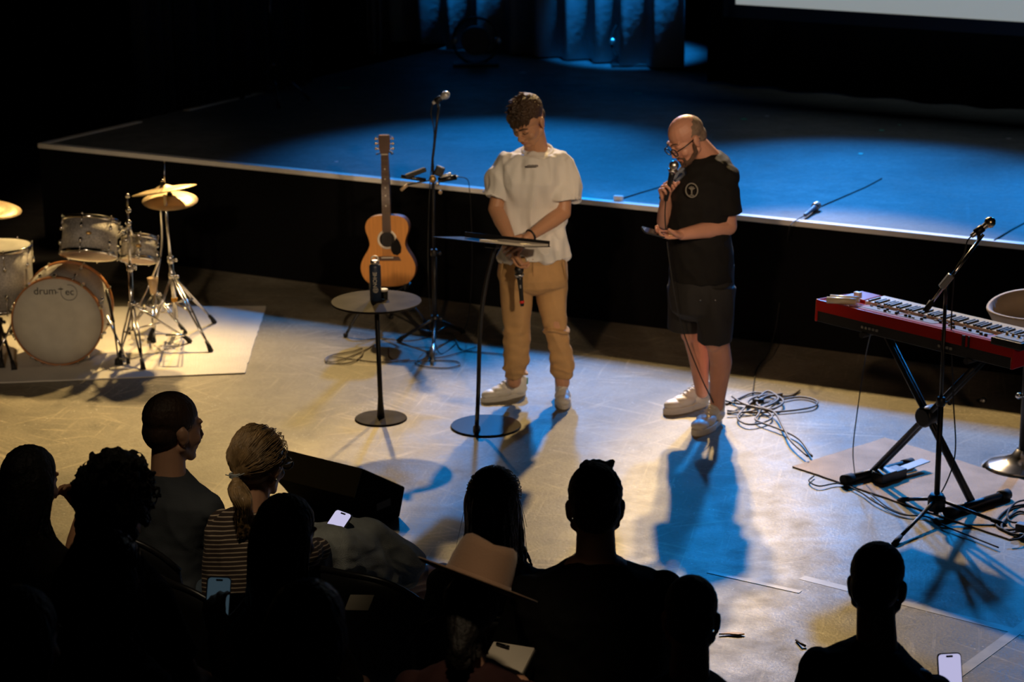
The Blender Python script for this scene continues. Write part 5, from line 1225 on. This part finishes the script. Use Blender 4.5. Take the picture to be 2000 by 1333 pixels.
def seated(label, px, py, Y, yaw, top='black_cotton', pants='denim_blue', skin='skin', hair='hair_black', fz=0.0, s=1.0, pitch=0.30, turn=0.0, roll=0.0,
           style='short', sw=0.185, hairlen=0.40, hairw=0.12, Lx=None, Rx=None, legs=None, sleeve=True, bulk=1.0, tilt=0.0, hat=False, chair_label=None, voxel=0.006, ret=False, bare=False, texture=False, lean=0.0):
    r = Vector((cos(yaw), -sin(yaw), 0)); f = Vector((sin(yaw), cos(yaw), 0)); hc = D(px, py, Y)
    base = Vector((hc.x - f.x * 0.12, hc.y - f.y * 0.12, fz))
    t = thing('person', label, 'person', base)
    L = lambda x, y, z: hc + r * x + f * (y + lean * (z / 0.7)) + Vector((0, 0, z))
    fy = yaw + turn; fw = Vector((sin(fy) * cos(pitch), cos(fy) * cos(pitch), -sin(pitch)))
    upv = Vector((sin(fy) * sin(pitch), cos(fy) * sin(pitch), cos(pitch))) + r * roll
    F = head_frame(fw, upv)
    zh = fz + 0.53 - hc.z
    if zh > -0.55: zh = -0.62
    mb = MB(); T = head(mb, hc, F, s, L(0, -0.045, -0.17), 0.056)
    mb.capsule(L(0, -0.05, -0.24), 0.085 * bulk, L(0, -0.11, zh), 0.115 * bulk, sx=1.25)
    mb.capsule(L(-sw + .05, -0.05, -0.26), 0.040, L(sw - .05, -0.05, -0.26), 0.040)
    arms = []
    for q, ov in ((-1, Lx), (1, Rx)):
        if ov: a = [L(q * (sw - .012), -0.05, -0.285 + tilt * q * sw), ov[0], ov[1]]
        else: a = [L(q * (sw - .012), -0.05, -0.285 + tilt * q * sw), L(q * (sw + 0.05), 0.00, -0.53), L(q * 0.10, 0.24, zh + 0.13)]
        arms.append(a); mb.chain([a[0], a[1], lerp(a[1], a[2], .35), a[2]], [0.042, 0.042, 0.040, 0.027])
        d = (ov[2] - ov[1]) if ov and len(ov) > 2 else (r * (-q) * 0.6 + f * 0.5 + Vector((0, 0, -0.25)))
        pn = ov[3] if ov and len(ov) > 3 else Vector((0, 0, -1))
        hand(mb, a[2], d, pn, q, (0.5, 0.7, 0.5), 0.98, 0.02)
    lg = legs or [[L(q * 0.10, -0.08, zh), L(q * 0.15, 0.36, zh + 0.02), L(q * 0.13, 0.36, fz + 0.09 - hc.z)] for q in (-1, 1)]
    for a in lg:
        mb.chain(a, [0.085, 0.058, 0.040]); mb.capsule(a[2] + Vector((0, 0, -0.03)), 0.036, a[2] + f * 0.15 + Vector((0, 0, -0.05)), 0.032)
    mb.build('body', skin, t, remesh=max(voxel, 0.0045), smooth=2)
    # top
    mb = MB(); ring = []
    zb = zh - 0.02; kk = bulk
    prof = [(-0.155, .066, .070, -.045), (-0.180, .105, .088, -.05), (-0.210, sw * .85, .10, -.055), (-0.245, sw + .035, .112, -.06), (-0.30, sw + .035, .122 * kk, -.06), (-0.40, .185 * kk, .128 * kk, -.07),
            (-0.52, .172 * kk, .128 * kk, -.09), (zb + .06, .180 * kk, .135 * kk, -.11), (zb, .180 * kk, .135 * kk, -.11)]
    for z, rx, ry, y0 in prof:
        ring.append([L(math.copysign(abs(cos(a)) ** 0.85, cos(a)) * rx, y0 + math.copysign(abs(sin(a)) ** 0.85, sin(a)) * ry, z + tilt * cos(a) * rx) for a in np.linspace(0, 2 * pi, 37)[:-1]])
    mb.rings(ring)
    for (q, a) in ((-1, arms[0]), (1, arms[1])):
        mb.ell(L(q * (sw - .012), -0.055, -0.262 + tilt * q * sw), (0.060, 0.070, 0.060))
        if sleeve is True: mb.tube([a[0], lerp(a[0], a[1], 0.35), lerp(a[0], a[1], 0.72)], [0.060, 0.064, 0.068], 20)
        elif sleeve == 'long': mb.tube([a[0], a[1], lerp(a[1], a[2], 0.9)], [0.060, 0.056, 0.038], 20); mb.ell(a[1], (0.056,) * 3)
    fo = lambda p, n: 0.014 * (0.3 - abs(noise.noise(Vector((p.x * 8 + p.z * 4, p.y * 8, p.z * 4 + px))))) + 0.004 * noise.noise(p * 24)
    tp = mb.build('top', top, t, remesh=voxel, smooth=4, disp=fo)
    mb = MB()
    mb.ell(L(0, -0.10, zh - 0.01), (0.175, 0.15, 0.12))
    for a in lg:
        e = lerp(a[1], a[2], 0.85)
        mb.chain([a[0], a[1], e], [0.105, 0.078, 0.068]); 
    mb.build('trousers', pants, t, remesh=voxel * 1.2, smooth=4, disp=lambda p, n: (0.010 * noise.noise(p * 11) + (0.020 * (0.25 - abs(noise.noise(Vector((p.x * 7, p.y * 12, p.z * 14 + p.x * 9))))) if style == 'ponytail' else 0)))
    # hair
    rnd = random.Random(int(px)); mb = MB()
    cap = lambda k=1.0: (mb.ell(T(0, -0.020, 0.046), (0.080 * s * k, 0.100 * s * k, 0.086 * s * k), F), mb.ell(T(0, -0.048, -0.004), (0.072 * s * k, 0.066 * s * k, 0.070 * s * k), F))
    dsp = noisy(0.0025, 70); vox = 0.005
    if style == 'short':
        cap(0.985); dsp = noisy(0.0012, 120)
    elif style == 'quiff':
        cap(1.0)
        for i in range(12):
            x = rnd.uniform(-.03, .045); mb.capsule(T(x, 0.03 + rnd.uniform(-.04, .02), 0.112), 0.015, T(x + .010, 0.03 + rnd.uniform(-.02, .02), 0.120 + rnd.uniform(-.002, .003)), 0.010, 8)
    elif style == 'curly':
        cap(1.06)
        for i in range(420):
            a = rnd.uniform(0, 2 * pi); b = rnd.uniform(-0.75, 1.5); k = rnd.uniform(1.16, 1.36)
            p = Vector((cos(a) * cos(b) * 0.092, sin(a) * cos(b) * 0.100 - 0.022, 0.030 + sin(b) * 0.098)) * k
            if p.y > 0.085 and p.z < 0.07: continue
            rr = rnd.uniform(0.009, 0.018); c = T(*p); u = Vector((rnd.uniform(-1, 1), rnd.uniform(-1, 1), rnd.uniform(-1, 1))).normalized(); G_ = frame_from(u)
            mb.tube([c + G_ @ Vector((cos(g) * rr, sin(g) * rr, g * 0.003)) for g in np.linspace(0, 5.5, 9)], 0.0048, 6)
        for i in range(60):
            a = rnd.uniform(pi * 1.05, pi * 1.95); mb.ell(T(cos(a) * 0.095, sin(a) * 0.11 - .02, rnd.uniform(-0.16, 0.0)), (0.026, 0.026, 0.03))
        vox = 0.0055; dsp = noisy(0.004, 45)
    elif style in ('long', 'halfup', 'wavy'):
        cap(1.04)
        N = 74; yb = -0.105
        for i in range(N):
            u = -1 + 2 * i / (N - 1); a = -pi / 2 + u * 1.75
            p0 = Vector((cos(a) * 0.070, sin(a) * 0.085 - 0.02, 0.075)); p1 = Vector((cos(a) * 0.090, sin(a) * 0.100 - 0.02, 0.0))
            wv = 0.012 * (2.0 if style == 'wavy' else 0.8)
            ln = hairlen * (1 - 0.18 * rnd.random()); xs_ = u * hairw
            pts = [T(*p0), T(*p1)]
            for k in range(1, 6):
                g = k / 5; q = L(xs_ * (0.62 + 0.45 * g) + wv * sin(g * 9 + i * 2.1), -0.115 - 0.045 * (1 - u * u) + 0.10 * abs(u) ** 3 + wv * cos(g * 7 + i), -0.05 - (ln - 0.05) * g)
                pts.append(q)
            mb.tube(spline(pts, 3), [0.0085 * s, 0.004], 8)
        if style == 'halfup':
            for i in range(20):
                a = -pi / 2 + (-1 + 2 * i / 19) * 1.6
                mb.tube(spline([T(cos(a) * 0.085, sin(a) * 0.09 - .02, 0.04), T(cos(a) * 0.055, -0.085, 0.075), T(0, -0.108, 0.055)], 3), [0.008, 0.009], 8)
            mb.ell(T(0, -0.112, 0.055), (0.022, 0.018, 0.02), F)
            for i in range(9): mb.tube(spline([T(0, -0.11, 0.055), T(-.03 + .0075 * i, -0.125, 0.0), L(-.04 + .01 * i, -0.165, -0.20)], 4), [0.012, 0.006], 8)
        dsp = lambda p, n: 0.0035 * noise.noise(Vector((p.x * 90, p.y * 90, p.z * 7)))
    elif style == 'ponytail':
        vox = 0.004
        cap(1.0)
        tie = T(-0.008, -0.130, -0.035)
        for i in range(150):     # combed strands pulled back to the tie
            a = rnd.uniform(-pi * 1.20, pi * 0.20) ; b = rnd.uniform(-0.25, 1.45)
            p = Vector((cos(a) * cos(b) * 0.0815, sin(a) * cos(b) * 0.101 - 0.02, 0.042 + sin(b) * 0.088))
            if p.y > 0.055 and p.z < 0.06: continue
            m_ = (p + Vector((-0.008, -0.125, -0.02))) / 2; v = (m_ - Vector((0, -0.02, 0.035))); m_ = Vector((0, -0.02, 0.035)) + v.normalized() * 0.100
            mb.tube(spline([T(*(p * s)), T(*(m_ * s)), tie], 4), [0.0045, 0.0035], 6)
        for i in range(70):
            g = rnd.uniform(0, 2 * pi); w = rnd.uniform(0, 1) ** .5; e = D(478 + rnd.uniform(-16, 18), 1054 - rnd.uniform(0, 26) , hc.y - 0.16)
            mid = D(474 + cos(g) * 16 * w, 985, hc.y - 0.19) + Vector((0, sin(g) * 0.025 * w, 0))
            mb.tube(spline([tie, lerp(tie, mid, .45) + Vector((cos(g) * .016 * w, sin(g) * .016 * w - .01, 0)), mid, e + Vector((0, sin(g) * 0.012, 0))], 4), [0.006, 0.0022], 6)
        dsp = lambda p, n: 0.0016 * noise.noise(Vector((p.x * 150, p.y * 150, p.z * 30)))
    if style != 'none': mb.build('hair', hair, t, remesh=vox, smooth=1, disp=dsp)
    if style in ('ponytail', 'halfup', 'wavy'):
        mb = MB(); tie = T(-0.008, -0.130, -0.035) if style == 'ponytail' else T(0, -0.112, 0.055)
        for i in range(520):
            a = rnd.uniform(-pi * 1.25, pi * 0.25); b = rnd.uniform(-0.2, 1.5)
            p = Vector((cos(a) * cos(b) * 0.0835, sin(a) * cos(b) * 0.1035 - 0.02, 0.043 + sin(b) * 0.0895)) * (1.0 if style == 'ponytail' else 1.045)
            if p.y > 0.05 and p.z < 0.06: continue
            if style == 'ponytail' or (style == 'halfup' and p.z > 0.03):
                q = Vector((-0.008, -0.125, -0.025)) if style == 'ponytail' else Vector((0, -0.112, 0.055)); pts = []
                for k in range(5):
                    g = k / 4; v = p.lerp(q, g); w = v - Vector((0, -0.02, 0.043)); R0 = p.__sub__(Vector((0, -0.02, 0.043))).length * (1 - g) + (q - Vector((0, -0.02, 0.043))).length * g
                    pts.append(T(*(Vector((0, -0.02, 0.043)) + w.normalized() * (R0 + 0.001 + rnd.uniform(0, .0015)))))
            else:
                o_ = T(*(p * 1.02)); e_ = rnd.uniform(0.06, 0.26); xo = (o_ - hc).dot(r)
                pts = [o_, o_ + Vector((0, 0, -e_ * .5)) + r * (xo * 0.12 + rnd.uniform(-.008, .008)) - f * 0.018, o_ + Vector((0, 0, -e_)) + r * (xo * 0.35 + rnd.uniform(-.02, .02)) - f * 0.02]
            mb.tube(spline(pts, 2), [0.0013, 0.0007], 4)
        if style == 'ponytail':
            for i in range(160):
                g = rnd.uniform(0, 2 * pi); w = 0.9 + 0.25 * rnd.random(); e = D(479 + rnd.uniform(-20, 22), 1058 - rnd.uniform(0, 40), hc.y - 0.16)
                mid = D(474 + cos(g) * 17 * w, 985, hc.y - 0.19) + Vector((0, sin(g) * 0.027 * w, 0))
                mb.tube(spline([tie, lerp(tie, mid, .45) + Vector((cos(g) * .018 * w, sin(g) * .018 * w - .01, 0)), mid, e], 3), [0.0014, 0.0006], 4)
        st_ = mb.build('hair_strands', hair, t); st_['kind'] = 'stuff'
    ch = None
    if chair_label is not None:
        ch = chair(chair_label, Vector((base.x, base.y, 0)) + f * 0.02, yaw, fz)
    return t, T, F, L, tp, hc

rad = math.radians
# front row
seated('person with very short dark hair in a blue-grey t-shirt, face turned right toward the stage', 340, 838, 7.75, rad(32), 'grey_cotton', 'denim_blue', 'skin_pale', 'hair_dark', turn=rad(18), pitch=0.12,
       sw=0.20, s=1.10, chair_label='chair of the short-haired audience member in blue-grey at the left')
tA = seated('person with a blond ponytail and glasses in striped shirt and grey jeans, knees crossed', 508, 905, 7.22, rad(46), 'striped', 'denim', 'skin_pale', 'hair_blond', turn=rad(-16), pitch=0.22,
       style='ponytail', sw=0.165, s=1.0, sleeve='long', voxel=0.005, chair_label='chair under the person with the blond ponytail',
       Rx=[D(590, 1085, 7.05), D(630, 1072, 7.30), D(656, 1056, 7.42), Vector((0, 0, -1))],
       legs=[[D(550, 1090, 7.35), D(722, 1048, 7.62), D(808, 1112, 7.70)], [D(560, 1105, 7.2), D(715, 1095, 7.55), D(765, 1160, 7.70)], [D(640, 1080, 7.4), D(740, 1080, 7.66), D(795, 1128, 7.72)]])
t, T, F = tA[0], tA[1], tA[2]
mb = MB()
for q in (-1, 1):
    c = T(q * 0.034, 0.106, 0.0); mb.tube([c + F @ Vector((cos(a) * 0.028, 0, sin(a) * 0.022)) for a in np.linspace(0, 2 * pi, 24)[:-1]], 0.0042, 8, closed=True)
    mb.tube([T(q * 0.062, 0.102, 0.008), T(q * 0.080, 0.05, 0.008), T(q * 0.083, -0.01, 0.008)], 0.0036, 8)
mb.tube([T(-0.008, 0.109, 0.004), T(0.008, 0.109, 0.004)], 0.003, 8); mb.build('glasses', 'black_gloss', t)
mb = MB(); tie = T(-0.008, -0.130, -0.035)
M['tie'] = mat('grey_hair_tie', (0.32, 0.34, 0.34), 0.6)
for k in range(3): mb.tube([tie + Vector((cos(a) * 0.017, sin(a) * 0.014, -0.005 + 0.005 * k)) for a in np.linspace(0, 2 * pi, 16)[:-1]], 0.0035, 6, closed=True)
mb.tube([tie + Vector((0.01, -0.01, 0)), tie + Vector((0.035, -0.015, 0.012))], 0.002, 6); mb.tube([tie + Vector((-0.01, -0.01, 0)), tie + Vector((-0.03, -0.015, 0.008))], 0.002, 6)
mb.build('hair_tie', 'tie', t)
MB().ell(T(0.082, -0.010, -0.045), (0.004, 0.004, 0.004)).build('earring', 'steel', t)
phone('phone with a lit white screen in the lap of the person with the blond ponytail', D(652, 1034, 7.46), (0.75, -0.5, -0.1), (0.3, 0.75, 0.62))
M['green_print'] = mat('pale_sleeve_print', (0.45, 0.47, 0.40), 0.8)
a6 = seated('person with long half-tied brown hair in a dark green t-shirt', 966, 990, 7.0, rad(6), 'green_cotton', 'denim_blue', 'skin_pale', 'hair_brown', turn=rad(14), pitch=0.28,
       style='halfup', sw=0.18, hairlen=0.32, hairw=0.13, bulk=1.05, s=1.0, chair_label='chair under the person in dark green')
seated('broad-shouldered person with short dark hair thinning at the crown, in black t-shirt', 1162, 988, 6.4, rad(-2), 'black_cotton', 'denim_blue', 'skin_pale', 'hair_black', pitch=0.10, style='quiff', sw=0.222, s=1.06, bulk=1.25,
       chair_label='chair under the broad-shouldered person in black')
seated('person with cropped black hair sitting apart from the others at the lower right', 1714, 1143, 5.95, rad(6), 'black_cotton', 'denim_blue', 'skin', 'hair_black', turn=rad(14), pitch=0.22, sw=0.178, s=1.0, lean=0.10, tilt=-0.18,
       chair_label='chair under the person sitting apart at the lower right', Rx=[D(1805, 1345, 5.9), D(1845, 1400, 6.15), D(1856, 1368, 6.2), Vector((0, 1, .2))])
phone('phone with a lilac screen in the hand of the lower-right audience member', D(1856, 1326, 6.17), (0.99, 0.10, 0), (0.10, 0.35, 0.93))
# second row
seated('person with long straight black hair at the far left, one hand raised', 62, 945, 7.0, rad(28), 'black_cotton', 'denim_blue', 'skin', 'hair_black', style='long', hairlen=0.42, hairw=0.11, sleeve=False, pitch=0.15, sw=0.165,
       chair_label='chair under the person with straight black hair at the far left', Rx=[D(148, 1085, 7.0), D(165, 1000, 7.2), D(135, 955, 7.2), Vector((-0.5, -0.8, 0))])
seated('person with a mass of short black curls, left of the blond ponytail', 234, 985, 6.4, rad(30), 'black_cotton', 'denim_blue', 'skin', 'hair_black', style='curly', pitch=0.15, s=0.97, sw=0.18,
       chair_label='chair under the person with black curls')
seated('person with smooth dark hair directly behind the blond ponytail, holding up a phone', 560, 1048, 6.35, rad(30), 'black_cotton', 'denim_blue', 'skin_pale', 'hair_black', style='long', hairlen=0.36, hairw=0.12, pitch=0.25, turn=rad(5), sw=0.17,
       chair_label='chair under the person holding up a phone', Lx=[D(436, 1300, 6.2), D(424, 1238, 6.22), D(418, 1190, 6.25), Vector((0.2, 1, 0.2))])
phone('phone with a dim bluish glass reflection held up by the smooth-haired person', D(425, 1176, 6.29), (0.95, 0.25, -0.15), (0.22, 0.30, 0.92), lenses=True)
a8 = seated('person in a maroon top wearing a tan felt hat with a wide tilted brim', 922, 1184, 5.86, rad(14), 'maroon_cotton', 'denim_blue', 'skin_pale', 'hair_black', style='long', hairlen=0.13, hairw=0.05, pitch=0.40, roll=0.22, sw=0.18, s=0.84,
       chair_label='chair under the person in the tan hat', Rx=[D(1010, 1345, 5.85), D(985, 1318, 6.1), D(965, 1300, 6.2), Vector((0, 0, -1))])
seated('person with a smooth round dark head at the bottom, right of the broad-shouldered person', 1350, 1208, 5.75, rad(8), 'black_cotton', 'denim_blue', 'skin', 'hair_black', pitch=0.25, sw=0.17, s=0.96,
       chair_label='chair under the round-headed person at the bottom')
# the hat
hu = Vector((0.27, 0.36, 0.90)).normalized(); hbk = Vector((0.97, 0.05, -0.33)); hx = (hbk - hu * hbk.dot(hu)).normalized(); HF = cols(hx, hu.cross(hx), hu)
# tilt the brim further down to the right
HF = HF @ Matrix.Rotation(0.10, 3, 'Y')
hb_ = D(930, 1141, 5.83); t = thing('hat', 'tan felt hat with pinched crown and wide tilted brim, worn by person in maroon', 'hat', hb_)
rings = []
def hring(rx, ry, z, pinch=0.0, dent=0.0, n=56):
    o = []
    for a in np.linspace(0, 2 * pi, n + 1)[:-1]:
        x, y = cos(a) * rx, sin(a) * ry; k = max(0, sin(a)) ** 2 * pinch
        o.append(hb_ + HF @ Vector((x * (1 - k), y, z - dent * (1 - abs(cos(a))) )))
    return o
prof = [(.098, .112, .0, 0, 0), (.097, .110, .02, 0, 0), (.093, .106, .06, .05, 0), (.086, .099, .10, .18, 0), (.077, .092, .122, .28, .004), (.062, .080, .130, .34, .012), (.040, .060, .122, .3, .022), (.018, .036, .108, .2, .02), (.003, .006, .102, 0, .018)]
rings = [hring(*p) for p in prof]
MB().rings(rings).build('crown', 'felt', t)
rb_ = [hring(.096, .110, .004), hring(.13, .145, .001), hring(.165, .178, .004), hring(.180, .190, .010), hring(.1815, .1915, .013), hring(.180, .190, .0145), hring(.165, .178, .008), hring(.13, .145, .005), hring(.096, .110, .008)]
MB().rings(rb_, cap=False).build('brim', 'felt', t)
MB().rings([hring(.0985, .1125, .004), hring(.0995, .1135, .006), hring(.0985, .1125, .022), hring(.0965, .1105, .023)], cap=False).build('hat_band', 'felt', t)
nb = D(984, 1302, 6.12); t = thing('notebook', 'open notebook with cream pages on the lap of the person in the tan hat', 'notebook', nb)
NF = cols((0.92, -0.38, 0.0), (0.36, 0.86, 0.35), (-0.14, -0.33, 0.93)); NF = cols(NF.col[0], (NF.col[1] - NF.col[0] * NF.col[1].dot(NF.col[0])), NF.col[0].cross(NF.col[1]))
MB().box(nb, (0.135, 0.18, 0.014), NF).build('page_block', 'paper', t, bevel=0.003)
MB().box(nb + NF @ Vector((0, 0, -0.009)), (0.142, 0.19, 0.004), NF).build('cover', 'black', t)
pn_ = nb + NF @ Vector((-0.05, 0.075, 0.014)); tag(MB().tube([pn_, pn_ + NF @ Vector((0.045, -0.01, 0.004))], 0.0045, 10).build('pen', 'black_gloss', origin=pn_), 'black pen lying at the top left of the open notebook', 'pen')
cd = D(702, 1178, 6.72); tag(MB().box(cd, (0.085, 0.06, 0.004), cols((0.9, -0.3, 0.1), (0.3, 0.75, 0.6), (-0.25, -0.5, 0.8))).build('paper_card', 'paper', bevel=0.001, origin=cd), 'small pale card glimpsed behind the auburn head at the bottom', 'card')
# third row, on the riser
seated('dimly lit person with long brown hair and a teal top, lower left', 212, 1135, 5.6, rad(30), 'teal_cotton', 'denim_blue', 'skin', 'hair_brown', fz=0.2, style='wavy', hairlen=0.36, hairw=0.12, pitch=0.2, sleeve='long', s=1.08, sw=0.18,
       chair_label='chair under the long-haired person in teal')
seated('person with auburn hair cut off by the bottom edge, nearly in the dark', 604, 1245, 5.1, rad(20), 'black_cotton', 'denim_blue', 'skin', 'hair_red', fz=0.2, style='long', hairlen=0.22, hairw=0.10, pitch=0.2, s=1.12,
       chair_label='chair under the auburn-haired person at the bottom edge')
seated('shadowy person with dark hair in the bottom left corner', 40, 1255, 5.1, rad(28), 'black_cotton', 'denim_blue', 'skin', 'hair_black', fz=0.2, style='long', hairlen=0.3, hairw=0.12, pitch=0.15, s=1.1,
       chair_label='chair under the shadowy person in the bottom left corner')
ec = G(712, 1100, 0.84); chair('empty black chair with a curved glossy back rail below the grey-jeans knee', Vector((ec.x + 0.09, ec.y + 0.16, 0)), rad(28), 0.0, w=0.27)
